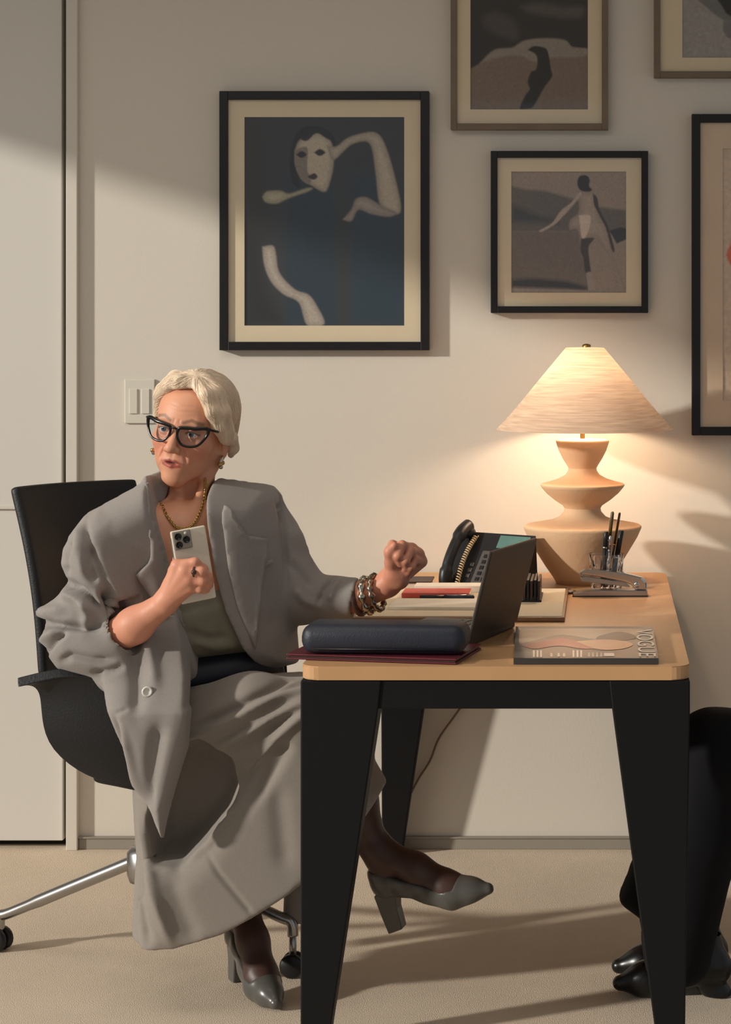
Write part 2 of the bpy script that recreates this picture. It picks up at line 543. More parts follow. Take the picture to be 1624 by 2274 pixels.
# ------------------------------------------------------------------ room shell
S = 'structure'
X_L, X_R = -3.0, 2.2          # side walls
xd = P(145, 0, 0).x           # door edge
tag(box('floor', (X_L, -7.0, -0.06), (X_R, 0.12, 0.0), CARPET), 'beige wool carpet floor', kind=S)
tag(box('wall_back', (P(148, 0, 0).x, 0.0, 0.0), (X_R, 0.12, 2.75), WALL), 'cream painted wall hung with framed photographs', kind=S)
tag(box('wall_back_recess', (X_L, 0.05, 0.0), (P(148, 0, 0).x, 0.12, 2.75), GAP), 'dark reveal behind the door', kind=S)
tag(box('ceiling', (X_L, -7.0, 2.75), (X_R, 0.12, 2.81), mat('ceiling_paint', (214, 206, 190), 0.9, noise=3, var=0.01)), 'white office ceiling', kind=S)
# left wall with a tall window: head at 2.40 m
WH = 2.40
bm = bmesh.new()
bm_box(bm, (X_L - 0.12, -7.0, WH), (X_L, 0.12, 2.75))
bm_box(bm, (X_L - 0.12, -0.60, 0.0), (X_L, 0.12, WH))
bm_box(bm, (X_L - 0.12, -7.0, 0.0), (X_L, -4.6, WH))
bm_box(bm, (X_L - 0.12, -4.6, 0.0), (X_L, -0.60, 0.06))
tag(bm_obj('wall_left', bm, WALL), 'cream side wall around a tall window', kind=S)
bm = bmesh.new()
for yy in (-4.6, -0.64):
    bm_box(bm, (X_L - 0.08, yy, 0.06), (X_L - 0.02, yy + 0.04, WH))
bm_box(bm, (X_L - 0.08, -4.6, WH - 0.04), (X_L - 0.02, -0.6, WH))
wf = tag(bm_obj('window_1', bm, BLACKW), 'tall window with dark frame in the side wall', kind=S)

# door: two flush leaves (seam at 1127 px), dark gaps, jamb
zs = P(0, 1127, 0).z
zt = 2.75
d1 = tag(box('door_1', (X_L + 0.3, -0.004, zs + 0.004), (P(138, 0, 0).x, 0.045, zt), DOORP, bevel=0.002), 'pale flush door panel above the seam at the far left', kind=S)
d2 = tag(box('door_2', (X_L + 0.3, -0.004, P(0, 1866, 0).z), (P(140, 0, 0).x, 0.045, zs - 0.003), DOORP, bevel=0.002), 'pale lower door panel at the far left', kind=S)
tag(box('trim_1', (X_L + 0.3, -0.012, zs - 0.004), (P(138, 0, 0).x, 0.0, zs + 0.006), JAMB, bevel=0.002), 'thin rail between the door panels', kind=S)
tag(box('trim_2', (P(151, 0, 0).x, -0.022, 0.0), (P(176, 0, 0).x, 0.0, zt), JAMB, bevel=0.002), 'slim vertical door jamb', kind=S)
bb = tag(box('baseboard_back', (P(177, 0, 0).x, -0.010, 0.0), (X_R, 0.0, 0.030), BASEB, bevel=0.002), 'low grey baseboard along the wall', kind=S)
tag(box('trim_3', (P(177, 0, 0).x, -0.014, 0.030), (X_R, 0.0, 0.034), BASEB), 'thin cap on the baseboard', kind=S)

# light switch
sw = empty('light_switch', P(311, 940, -0.004), 'white double rocker light switch plate on the wall beside the blonde woman', 'switch')
a, b = P(278, 940, 0), P(345, 842, 0)
box('switch_plate', (a.x, -0.007, a.z), (b.x, 0.0, b.z), PLATEW, sw, bevel=0.002)
wdt = b.x - a.x
for k in (0, 1):
    cx = a.x + wdt * (0.3 + 0.4 * k)
    box('rocker', (cx - 0.011, -0.011, a.z + 0.026), (cx + 0.011, -0.006, b.z - 0.026), PLATEW, sw, bevel=0.0015)

# ------------------------------------------------------------------ framed pictures
def flat(bm_layers, poly, y):
    bm_layers.append(([(p.x, y, p.z) for p in poly], None))

PRINTM = mat('photographic_print', (120, 120, 120), 0.6, noise=60, attr='Col', var=0.03)
class Print:
    """flat printed sheet whose tones are printed shapes"""
    def __init__(s, y): s.y = y; s.f = []
    def poly(s, pts, rgb, sm=False, edge=1.6, form=0.0):
        """one printed tone; form > 0 models roundness from the outline inwards, as a photograph shows it"""
        q = [Vector((a, b, 0)) for a, b in pts]
        if sm: q = spline(q + [q[0]], 5)[:-1]
        s.f.append((np.array([(p.x, p.y) for p in q]), np.array(lin(rgb)), edge, form))
    def build(s, parent, x0, y0, x1, y1, step=2.0):
        nx, ny = int((x1 - x0) / step) + 1, int((y1 - y0) / step) + 1
        gx, gy = np.meshgrid(np.linspace(x0, x1, nx), np.linspace(y0, y1, ny))
        C = np.zeros((ny, nx, 4))
        for i, (q, c, edge, form) in enumerate(s.f):
            sd = poly_sd(q, gx, gy) if i else -np.ones_like(gx) * 99
            m = np.clip(0.5 - sd / (2 * edge), 0, 1)[..., None]
            cc = np.tile(c, (ny, nx, 1))
            if form: cc[..., :3] *= (1 - form + form * np.clip(-sd / 14, 0, 1) ** 0.7)[..., None]
            C = C * (1 - m) + cc * m
        n = rng.normal(0, 1, (ny, nx)); n = (n + np.roll(n, 1, 0) + np.roll(n, 1, 1)) / 3
        C[..., :3] *= (1 + 0.10 * n)[..., None]; C[..., :3] = C[..., :3] * 1.12; C = np.clip(C, 0, 1); C[..., 3] = 1
        d = s.y + CD
        V = np.stack([(gx - VX) * d / FPX, np.full_like(gx, s.y), CH - (gy - VY) * d / FPX], -1).reshape(-1, 3)
        i = np.arange(ny * nx).reshape(ny, nx)
        Q = np.stack([i[:-1, :-1], i[1:, :-1], i[1:, 1:], i[:-1, 1:]], -1).reshape(-1, 4)
        return np_mesh('photograph_print', V, Q, PRINTM, parent, C.reshape(-1, 4), False)

def picture(name, quad, fw, pq, fmat, mmat, label, cat='picture', depth=0.028, tilt=0.0):
    """quad: outer px rect x0,y0,x1,y1; pq: print rect"""
    x0, y0, x1, y1 = quad
    yf = -depth
    c = P((x0 + x1) / 2, y1, 0)
    root = empty(name, c, label, cat, 'framed pictures on the wall')
    A, B = P(x0, y1, yf), P(x1, y0, yf)
    f = fw * (CD + yf) / FPX
    bm_parts = [((A.x, yf, A.z), (A.x + f, 0, B.z)), ((B.x - f, yf, A.z), (B.x, 0, B.z)),
                ((A.x + f, yf, B.z - f), (B.x - f, 0, B.z)), ((A.x + f, yf, A.z), (B.x - f, 0, A.z + f))]
    for lo, hi in bm_parts:
        box('frame_rail', lo, hi, fmat, root, bevel=0.0015)
    ym = yf + 0.010
    # mat board with a window
    p0, p1 = P(pq[0], pq[3], ym), P(pq[2], pq[1], ym)
    o = [(A.x + f, A.z + f), (B.x - f, A.z + f), (B.x - f, B.z - f), (A.x + f, B.z - f)]
    i = [(p0.x, p0.z), (p1.x, p0.z), (p1.x, p1.z), (p0.x, p1.z)]
    v = [(x, ym, z) for x, z in o] + [(x, ym, z) for x, z in i] + [(x, ym + 0.003, z) for x, z in i]
    fcs = [(k, (k + 1) % 4, 4 + (k + 1) % 4, 4 + k) for k in range(4)] + [(4 + k, 4 + (k + 1) % 4, 8 + (k + 1) % 4, 8 + k) for k in range(4)]
    mesh('mat_board', v, fcs, mmat, root)
    box('backing_board', (A.x + f * 0.5, ym + 0.0045, A.z + f * 0.5), (B.x - f * 0.5, -0.001, B.z - f * 0.5), mmat, root)
    box('glass_pane', (A.x + f * 0.8, yf + 0.004, A.z + f * 0.8), (B.x - f * 0.8, yf + 0.006, B.z - f * 0.8), PICGLASS, root)
    return root, ym + 0.0035

# 1: big black frame, woman with raised arm
r1, yp = picture('framed_photograph', (487, 202, 953, 778), 19, (543, 260, 898, 723), FRBLACK, MATB,
                 'largest black framed photograph, dark studio portrait with one arm bent overhead')
pr = Print(yp)
Z1 = lambda pts: [(470 + a / 3.248, 180 + b / 3.248) for a, b in pts]
pr.poly([(543, 260), (898, 260), (898, 723), (543, 723)], (42, 43, 45))
pr.poly(Z1([(235, 262), (380, 262), (400, 900), (380, 1300), (420, 1765), (242, 1765)]), (42, 38, 36), False, 16)
pr.poly(Z1([(235, 1100), (330, 1150), (380, 1500), (540, 1765), (242, 1765)]), (28, 24, 24), False, 16)
pr.poly(Z1([(540, 690), (890, 760), (890, 1765), (540, 1765)]), (26, 43, 54), False, 16)  # bluish tint of a reflection in the glass, kept as print colour
pr.poly(Z1([(1010, 660), (1190, 690), (1230, 950), (1385, 1000), (1392, 1765), (1010, 1765)]), (28, 46, 57), False, 16)  # second band of that reflected blue, painted into the print
pr.poly(Z1([(560, 620), (590, 430), (660, 335), (780, 330), (880, 400), (900, 520), (870, 470), (780, 380), (680, 420), (610, 560), (640, 760), (590, 740)]), (18, 18, 20), True)
pr.poly(Z1([(600, 500), (640, 420), (760, 370), (850, 420), (880, 500), (880, 620), (845, 760), (810, 800), (730, 760), (650, 700), (605, 600)]), (172, 160, 140), True, 2.2, 0.45)
pr.poly(Z1([(600, 500), (690, 480), (690, 640), (720, 700), (700, 745), (640, 700), (600, 600)]), (120, 110, 98), True)
pr.poly(Z1([(610, 530), (650, 505), (685, 530), (650, 555)]), (30, 28, 28), True)
pr.poly(Z1([(740, 515), (780, 490), (820, 515), (780, 540)]), (30, 28, 28), True)
pr.poly(Z1([(690, 690), (740, 665), (765, 690), (735, 712)]), (44, 32, 32), True)
pr.poly(Z1([(640, 420), (700, 350), (790, 340), (870, 400), (840, 420), (760, 375), (690, 430)]), (26, 24, 24), True)
pr.poly(Z1([(830, 465), (900, 470), (980, 410), (1090, 375), (1180, 370), (1240, 430), (1300, 600), (1360, 850), (1360, 950), (1290, 955), (1210, 880), (1180, 640), (1140, 450), (1030, 450), (960, 500), (900, 560), (870, 560)]), (168, 156, 138), True, 2.2, 0.45)
pr.poly(Z1([(945, 1000), (1010, 920), (1040, 850), (1110, 835), (1180, 870), (1230, 900), (1330, 950), (1280, 980), (1150, 960), (1060, 930), (1010, 1010)]), (150, 138, 128), True, 2.2, 0.45)
pr.poly(Z1([(365, 835), (400, 795), (500, 790), (560, 810), (690, 770), (730, 775), (690, 800), (560, 845), (470, 885), (390, 875)]), (166, 158, 132), True, 2.2, 0.45)
pr.poly(Z1([(365, 1195), (440, 1185), (465, 1240), (490, 1380), (600, 1500), (700, 1540), (760, 1620), (815, 1750), (690, 1762), (630, 1600), (520, 1540), (430, 1450), (380, 1330)]), (166, 154, 140), True, 2.2, 0.45)
pr.build(r1, 543, 260, 898, 723, 1.6)
# 2: grey frame, dark rocks and black figure
r2, yp = picture('framed_photograph', (1001, -170, 1351, 288), 14, (1045, -125, 1306, 243), FRGREY, MATB,
                 'grey wood framed photograph of a dark figure below pale rocks')
pr = Print(yp)
Z2 = lambda pts: [(980 + a / 4.06, b / 4.06) for a, b in pts]
pr.poly([(1045, -125), (1306, -125), (1306, 243), (1045, 243)], (116, 100, 88))
pr.poly([(1045, -125), (1306, -125)] + Z2([(1323, 440), (1180, 420), (1130, 370), (1000, 360), (860, 350), (740, 370), (640, 440), (480, 480), (400, 540), (265, 620)]), (38, 36, 38))
pr.poly(Z2([(370, 160), (480, 110), (640, 170), (700, 300), (640, 360), (480, 300), (390, 240)]), (66, 62, 62), True, 8)
pr.poly(Z2([(720, 60), (900, 30), (1100, 60), (1280, 60), (1250, 160), (1000, 150), (800, 110)]), (78, 72, 70), True, 8)
pr.poly(Z2([(350, 570), (480, 450), (640, 430), (760, 365), (960, 345), (1120, 365), (1180, 430), (1320, 440), (1310, 500), (1110, 520), (980, 520), (860, 560), (700, 500), (520, 520)]), (134, 124, 112), True, 3)
pr.poly(Z2([(780, 450), (840, 415), (930, 430), (960, 460), (975, 520), (990, 620), (1000, 690), (930, 790), (830, 960), (770, 980), (710, 975), (760, 860), (800, 800), (780, 740), (810, 650), (860, 620), (860, 500)]), (30, 29, 30), True)
pr.build(r2, 1045, -125, 1306, 243)
# 3: small black frame, figure in white by a wall
r3, yp = picture('framed_photograph', (1090, 335, 1440, 695), 15, (1136, 381, 1391, 650), FRBLACK, MATB,
                 'small square black framed photograph of a woman in a white dress outdoors')
pr = Print(yp)
Z3 = lambda pts: [(1070 + a / 4.164, 320 + b / 4.164) for a, b in pts]
pr.poly([(1136, 381), (1391, 381), (1391, 650), (1136, 650)], (146, 130, 116))
pr.poly(Z3([(275, 390), (420, 420), (580, 430), (760, 480), (860, 510), (1080, 580), (1340, 610), (1340, 810), (275, 810)]), (98, 90, 84), False, 4)
pr.poly(Z3([(275, 560), (420, 610), (560, 670), (700, 690), (700, 730), (275, 720)]), (66, 66, 66), False, 8)
pr.poly(Z3([(275, 805), (900, 805), (930, 1000), (1000, 1360), (275, 1250)]), (112, 100, 90), False, 3)
pr.poly(Z3([(1180, 800), (1280, 770), (1340, 780), (1340, 880), (1250, 920)]), (50, 48, 50))
pr.poly(Z3([(275, 1250), (500, 1240), (800, 1270), (980, 1320), (960, 1350), (275, 1325)]), (56, 52, 52), False, 5)
pr.poly(Z3([(275, 1335), (960, 1355), (1300, 1375), (275, 1375)]), (150, 134, 122))
pr.poly(Z3([(890, 450), (960, 440), (1050, 470), (1080, 600), (1100, 680), (1160, 780), (1200, 980), (1260, 1160), (1330, 1370), (1270, 1370), (1220, 1150), (1160, 1000), (1050, 870), (930, 870), (880, 790), (810, 790), (820, 700), (890, 640), (900, 540)]), (158, 142, 128), True, 2, 0.3)
pr.poly(Z3([(900, 660), (1000, 660), (1000, 760), (960, 860), (925, 860)]), (196, 180, 164), True)
pr.poly(Z3([(530, 800), (650, 730), (730, 620), (830, 540), (900, 450), (920, 470), (850, 560), (760, 660), (680, 740), (560, 810)]), (170, 152, 138), True)
pr.poly(Z3([(1030, 460), (1070, 500), (1090, 600), (1160, 740), (1200, 860), (1230, 980), (1205, 980), (1150, 780), (1080, 640), (1040, 560)]), (62, 54, 52), True)
pr.poly(Z3([(885, 340), (910, 295), (970, 290), (1000, 330), (995, 390), (1020, 420), (990, 440), (920, 430), (890, 390)]), (40, 36, 36), True)
pr.poly(Z3([(920, 875), (1040, 870), (990, 950), (1000, 1100), (1010, 1190), (960, 1190), (940, 1060), (915, 980)]), (66, 58, 56), True)
pr.poly(Z3([(970, 1190), (1020, 1190), (1050, 1330), (1000, 1360), (985, 1330)]), (150, 136, 126), True)
pr.build(r3, 1136, 381, 1391, 650, 1.4)
# 4: grey frame at the top right corner
r4, yp = picture('framed_photograph', (1453, -330, 1870, 172), 14, (1516, -270, 1808, 128), FRGREY, MATB,
                 'grey framed pale picture cut off at the top right corner')
pr = Print(yp)
pr.poly([(1516, -270), (1808, -270), (1808, 128), (1516, 128)], (146, 140, 134))
pr.poly([(1545, -5), (1590, -10), (1640, 36), (1700, 48), (1690, 62), (1610, 46)], (104, 104, 102), True)
pr.poly([(1570, -40), (1800, -120), (1806, 40), (1640, 40), (1600, 8)], (24, 26, 30), True)
pr.poly([(1608, 46), (1640, 50), (1650, 86), (1618, 84), (1606, 66)], (112, 108, 106), True)
pr.build(r4, 1516, -270, 1808, 128, 3)
# 5: tall black frame at the right edge
r5, yp = picture('framed_photograph', (1537, 253, 2010, 967), 19, (1606, 330, 1940, 890), FRBLACK, MATT,
                 'tall black framed picture with wide tan mat at the right edge')
pr = Print(yp)
pr.poly([(1606, 330), (1940, 330), (1940, 890), (1606, 890)], (198, 172, 146))
pr.poly([(1613, 566), (1640, 520), (1720, 500), (1790, 560), (1760, 640), (1680, 660), (1630, 600)], (206, 92, 48), True)
pr.build(r5, 1606, 330, 1940, 890, 4)

# ------------------------------------------------------------------ desk
TZ = 0.7407
dl, dr, df, db = P(667, 0, -1.54).x, P(1533, 0, -1.54).x, -1.54, -0.02
desk = empty('desk', ((dl + dr) / 2, (df + db) / 2, 0), 'pale oak topped desk with tapered black wooden legs', 'desk')
bm = bmesh.new()
rr = 0.035; n = 6; ring = []
for cx, cy, a0 in ((dr - rr, db - rr, 0), (dl + rr, db - rr, 90), (dl + rr, df + rr, 180), (dr - rr, df + rr, 270)):
    for k in range(n + 1):
        a = math.radians(a0 + 90 * k / n); ring.append((cx + rr * math.cos(a), cy + rr * math.sin(a)))
top = [bm.verts.new((x, y, TZ)) for x, y in ring]; bot = [bm.verts.new((x, y, TZ - 0.0265)) for x, y in ring]
bm.faces.new(top); bm.faces.new(bot[::-1])
for k in range(len(ring)): bm.faces.new((top[k], bot[k], bot[(k + 1) % len(ring)], top[(k + 1) % len(ring)]))
bmesh.ops.bevel(bm, geom=[e for e in bm.edges if abs(e.verts[0].co.z - e.verts[1].co.z) < 1e-6], offset=0.002, segments=2, affect='EDGES')
bm_obj('tabletop', bm, OAK, desk)
za = TZ - 0.0265; zb = 0.658
box('apron', (dl + 0.012, df + 0.006, zb), (dr - 0.012, df + 0.036, za), BLACKW, desk, bevel=0.002)
box('apron', (dl + 0.012, db - 0.036, zb), (dr - 0.012, db - 0.006, za), BLACKW, desk, bevel=0.002)
box('apron', (dl + 0.004, df + 0.03, 0.69), (dl + 0.028, db - 0.03, za), BLACKW, desk, bevel=0.002)
box('apron', (dr - 0.028, df + 0.03, 0.69), (dr - 0.004, db - 0.03, za), BLACKW, desk, bevel=0.002)
for sx in (0, 1):
    for sy in (0, 1):
        wt, wbm, tt, tb = 0.150, 0.052, 0.085, 0.05
        v = []
        for z, ww, th in ((0.0, wbm, tb), (zb, wt, tt), (za - 0.001, wt + 0.006, tt)):
            xa, xb = (dl, dl + ww) if sx == 0 else (dr - ww, dr)
            if sx == 1 and z == 0.0: xa, xb = xa - 0.010, xb - 0.010
            ya, yb = (df + 0.002, df + 0.002 + th) if sy == 0 else (db - 0.002 - th, db - 0.002)
            v += [(xa, ya, z), (xb, ya, z), (xb, yb, z), (xa, yb, z)]
        f = [(0, 3, 2, 1), (8, 9, 10, 11)]
        for b0 in (0, 4):
            for k in range(4): f.append((b0 + k, b0 + (k + 1) % 4, b0 + 4 + (k + 1) % 4, b0 + 4 + k))
        o = mesh('leg', v, f, BLACKW, desk)
        bv = o.modifiers.new('edge', 'BEVEL'); bv.width = 0.003; bv.segments = 2

# cord of the lamp behind the desk
cp = [P(1062, 1490, -0.012), P(1040, 1545, -0.012), P(1010, 1590, -0.011), P(975, 1640, -0.011), P(955, 1690, -0.010), P(928, 1733, -0.009), P(900, 1790, -0.010), P(880, 1850, -0.013), P(872, 1880, -0.02)]
tag(tube('power_cord', spline(cp, 6), 0.0028, CORDW), 'thin brown power cord hanging against the wall under the desk', 'cord')

# ------------------------------------------------------------------ lamp
ly = -0.25; ls = FPX / (CD + ly)
lx = P(1294, 0, ly).x
pz = lambda py: P(0, py, ly).z
lamp = empty('table_lamp', (lx, ly, TZ), 'clay table lamp of stacked bowls with a wide linen shade', 'lamp')
prof = [(0, TZ), (58, None, TZ), (66, 1280), (84, 1254), (104, 1222), (122, 1192), (131, 1172), (131, 1168), (127, 1165), (100, 1160), (72, 1155), (52, 1147), (42, 1136), (40, 1127)]
pr_ = []
for t in prof:
    if len(t) == 3: pr_.append((t[0] / ls, t[2]))
    elif t[0] == 0: pr_.append((0, t[1]))
    else: pr_.append((t[0] / ls, pz(t[1])))
lathe('lamp_base', pr_, (lx, ly, 0), CERAM, lamp, 64)
q = [(38, 1132), (44, 1122), (62, 1110), (80, 1095), (91, 1082), (94, 1077), (92, 1074), (76, 1070), (54, 1063), (38, 1054), (32, 1045), (31, 1036)]
lathe('middle_bowl', [(r / ls, pz(y)) for r, y in q], (lx, ly, 0), CERAM, lamp, 64)
q = [(30, 1042), (34, 1034), (44, 1018), (53, 1000), (59, 982), (59, 978), (56, 976), (20, 974), (0, 974)]
lathe('top_bowl', [(r / ls, pz(y)) for r, y in q], (lx, ly, 0), CERAM, lamp, 64)
lathe('stem', [(0.006, pz(976)), (0.006, pz(906)), (0, pz(906))], (lx, ly, 0), BRASS, lamp, 16)
sx_ = P(1303, 0, ly).x
q = [(197, 953), (170, 925), (140, 890), (110, 853), (80, 817), (55, 787), (45, 775), (42, 772), (0, 771)]
sh = lathe('lamp_shade', [(r / ls, pz(y)) for r, y in q], (sx_ - 0.004, ly, 0), LINEN, lamp, 72)
lathe('finial', [(0.011, pz(772)), (0.011, pz(766)), (0.006, pz(764)), (0, pz(763))], (sx_, ly, 0), BRASS, lamp, 16)
bulb_z = pz(952) + 0.100
BULB = mat('bulb_glass', (255, 214, 160), 0.4, emit=((255, 200, 130), 6.0))
lathe('bulb', [(0, bulb_z + 0.03), (0.016, bulb_z + 0.024), (0.026, bulb_z + 0.004), (0.024, bulb_z - 0.012), (0.012, bulb_z - 0.036), (0.012, pz(908)), (0, pz(908))][::-1], (lx, ly, 0), BULB, lamp, 20)
pl = bpy.data.lights.new('lamp_light', 'POINT'); pl.energy = 14.5; pl.color = (1.0, 0.81, 0.59); pl.shadow_soft_size = 0.035
plo = bpy.data.objects.new('lamp_light', pl); COL.objects.link(plo); plo.location = (lx, ly - 0.0, bulb_z)

# ------------------------------------------------------------------ things on the desk
g = 0.0008
# burgundy folder
fa = rz(-11, (-0.282, -1.525, TZ + g))
fo = empty('folder', (-0.45, -1.40, TZ), 'burgundy leather folder under the navy case, overhanging the desk edge', 'folder')
box('folder_cover', (-0.345, 0, 0), (0, 0.195, 0.0035), BURG, fo, fa, bevel=0.0015)
box('folder_pages', (-0.338, 0.004, 0.0035), (-0.004, 0.191, 0.0075), BROWN, fo, fa)
box('folder_cover', (-0.345, 0, 0.0075), (0, 0.195, 0.011), BURG, fo, fa, bevel=0.0015)
# navy padded case
na = rz(-4, (-0.268, -1.500, TZ + 0.0125))
nc = empty('document_case', (-0.43, -1.43, TZ + 0.0125), 'padded navy leather case lying on the burgundy folder', 'case')
box('case_body', (-0.325, 0.0, 0), (0, 0.115, 0.058), NAVY, nc, na, bevel=0.024, seg=6, smooth=True)
tube('zip_seam', [na @ Vector((-0.3, -0.0005, 0.012)), na @ Vector((-0.02, -0.0005, 0.012))], 0.0012, BLKPLAS, nc, 6)
# laptop
h0 = Vector((-0.273, -1.31, TZ + g)); hd = Vector((0.288, 0.958, 0)).normalized(); hs = Vector((-hd.y, hd.x, 0))   # hs points to the user
lt = empty('laptop', (-0.33, -1.15, TZ), 'open dark graphite laptop, its lid back facing the visitor', 'laptop')
Mb = frame_mat(h0, hs, hd, Vector((0, 0, 1)))
base = box('keyboard_base', (0.0, 0, 0), (0.205, 0.292, 0.015), LAPTOP, lt, Mb, bevel=0.004)
for r in range(5):
    for c in range(12):
        pass
bmk = bmesh.new()
for r in range(5):
    for c in range(13):
        bm_box(bmk, (0.035 + r * 0.019, 0.02 + c * 0.0195, 0.015), (0.035 + r * 0.019 + 0.016, 0.02 + c * 0.0195 + 0.0165, 0.0162), Mb)
tag(bm_obj('keys', bmk, BLKPLAS, lt), kind='stuff')
ti = math.radians(14.5)
lu = Vector((0, 0, 1)) * math.cos(ti) - hs * math.sin(ti)
ln = hd.cross(lu)
Ml = frame_mat(h0 + Vector((0, 0, 0.013)), lu, hd, lu.cross(hd))
lid = box('lid', (0.0, 0, -0.004), (0.189, 0.292, 0.004), LAPTOP, lt, Ml, bevel=0.0028)
sgn = 1 if (Ml.to_3x3() @ Vector((0, 0, 1))).x < 0 else -1
box('screen', (0.012, 0.008, 0.0041 * sgn if sgn > 0 else -0.0047), (0.182, 0.284, 0.0047 if sgn > 0 else -0.0041), mat('laptop_screen', (60, 72, 90), 0.2, noise=6, emit=((150, 170, 200), 0.12)), lt, Ml)
# desk pad with papers
bp = empty('desk_pad', (-0.33, -0.7, TZ), 'tan leather desk pad with cream paper sheet, partly behind the laptop', 'desk pad')
pa, pb = onz(774, 1381, TZ), onz(1254, 1387, TZ)
box('pad_base', (-0.560, -0.945, TZ + g), (-0.083, -0.44, TZ + 0.0105), TANL, bp, bevel=0.002)
box('paper_sheet', (-0.548, -0.935, TZ + 0.0105), (-0.090, -0.452, TZ + 0.0120), CREAM, bp)
zp = TZ + 0.0124
tag(box('paper_stack', (-0.215, 0, 0), (0, 0.15, 0.006), PAPER, None, rz(-2, (-0.272, -0.84, zp))), 'white paper stack on the desk pad left of the laptop lid', 'papers')
pen = empty('fountain_pen', (-0.34, -0.665, zp), 'dark blue pen lying across the desk pad behind white paper', 'pen')
A, B = Vector((-0.428, -0.672, zp + 0.0062)), Vector((-0.30, -0.672, zp + 0.0062))
tube('barrel', [A, A + (B - A) * 0.45], 0.006, BLKPLAS, pen, 10); tube('cap', [A + (B - A) * 0.45, A + (B - A) * 0.98, B], [0.0066, 0.0066, 0.003], NAVY, pen, 10)
tube('clip', [A + (B - A) * 0.5 + Vector((0, -0.004, 0.006)), A + (B - A) * 0.85 + Vector((0, -0.004, 0.006))], 0.0012, CHROME, pen, 6)
nb = empty('notebook', (-0.42, -0.58, zp), 'coral red notebook lying on the desk pad behind the pen', 'notebook')
box('notebook_cover', (-0.475, -0.635, zp), (-0.315, -0.545, zp + 0.012), REDP, nb, bevel=0.002)
box('notebook_pages', (-0.472, -0.632, zp + 0.002), (-0.313, -0.547, zp + 0.010), PAPER, nb)
tag(box('paper_stack', (-0.455, -0.525, zp), (-0.285, -0.455, zp + 0.014), PAPER), 'small white paper pile between red notebook and telephone', 'papers')
bk = empty('address_book', (-0.46, -0.33, TZ), 'closed dark brown book lying left of the telephone handset', 'book')
box('book_cover', (-0.56, -0.40, TZ + g), (-0.425, -0.29, TZ + 0.004), BROWN, bk); box('book_cover', (-0.56, -0.40, TZ + 0.018), (-0.425, -0.29, TZ + 0.022), BROWN, bk)
box('book_pages', (-0.556, -0.397, TZ + 0.004), (-0.429, -0.293, TZ + 0.018), CREAM, bk)
# dark ribbed desk file on the pad
df_ = empty('card_file', (-0.18, -0.62, zp), 'dark ribbed card file on the desk pad behind the laptop lid', 'card file')
for k in range(5):
    box('file_divider', (-0.185 + k * 0.0085, -0.70, zp), (-0.185 + k * 0.0085 + 0.0055, -0.56, zp + 0.048 + 0.002 * (k % 2)), BLKPLAS if k % 2 else BROWN, df_)
box('file_tray', (-0.190, -0.705, zp - 0.0002), (-0.142, -0.555, zp + 0.004), BLKPLAS, df_)
# telephone
ph = empty('desk_telephone', (-0.28, -0.28, TZ), 'black office desk telephone with keypad and small screen', 'telephone')
nh = Vector((-0.52, -0.85, 0)).normalized(); bdir = Vector((-nh.y, nh.x, 0)); bdir = bdir if bdir.x > 0 else -bdir
al_ = math.radians(37)
sd_ = Vector((0, 0, 1)) * math.cos(al_) - nh * math.sin(al_)
fn_ = nh * math.cos(al_) + Vector((0, 0, 1)) * math.sin(al_)
A0 = P(1016, 1297, -0.36); A0.z = TZ + 0.006
Mp = frame_mat(A0, bdir, sd_, fn_)
v = []
for u in (-0.045, 0.172):
    for sv, nv in ((0, 0), (0.158, 0)):
        p = Mp @ Vector((u, sv, 0)); v.append(p)
# wedge body: face quad + base footprint
fa_, fb_, fc_, fd_ = [Mp @ Vector(q) for q in ((-0.045, 0, 0), (0.172, 0, 0), (0.172, 0.158, 0), (-0.045, 0.158, 0))]
ga_, gb_, gc_, gd_ = [Vector((q.x, q.y, TZ + g)) for q in (fa_, fb_, fc_ - nh * 0.01, fd_ - nh * 0.01)]
mesh('phone_body', [fa_, fb_, fc_, fd_, ga_, gb_, gc_, gd_], [(0, 1, 2, 3), (7, 6, 5, 4), (0, 4, 5, 1), (1, 5, 6, 2), (2, 6, 7, 3), (3, 7, 4, 0)], BLKPLAS, ph)
box('key_panel', (0.035, 0.012, 0.0002), (0.165, 0.105, 0.0022), DKGREY, ph, Mp, bevel=0.001)
for r in range(5):
    for c in range(4):
        box('phone_key', (0.046 + c * 0.0175, 0.018 + r * 0.0165, 0.0022), (0.046 + c * 0.0175 + 0.011, 0.018 + r * 0.0165 + 0.0095, 0.0042), BLKPLAS, ph, Mp)
for r in range(3):
    box('side_key', (0.014, 0.026 + r * 0.016, 0.0002), (0.025, 0.036 + r * 0.016, 0.0028), DKGREY, ph, Mp)
box('screen', (0.070, 0.116, 0.0003), (0.160, 0.152, 0.0020), mat('phone_screen', (70, 96, 90), 0.25, noise=40, emit=((110, 150, 140), 0.25), var=0.2), ph, Mp)
hsd = empty('telephone_handset', (-0.4, -0.33, TZ + 0.03), 'black telephone handset resting on the left of the desk telephone', 'handset')
bm = bmesh.new()
hpts = [Mp @ Vector(q) for q in ((-0.024, -0.004, 0.018), (-0.024, 0.012, 0.030), (-0.024, 0.045, 0.040), (-0.024, 0.09, 0.042), (-0.024, 0.135, 0.036), (-0.024, 0.165, 0.020))]
bm_tube(bm, spline(hpts, 5), [0.017 if (i < 8 or i > 17) else 0.0135 for i in range(26)], 12)
bm_obj('handset_grip', bm, BLKPLAS, hsd, True)
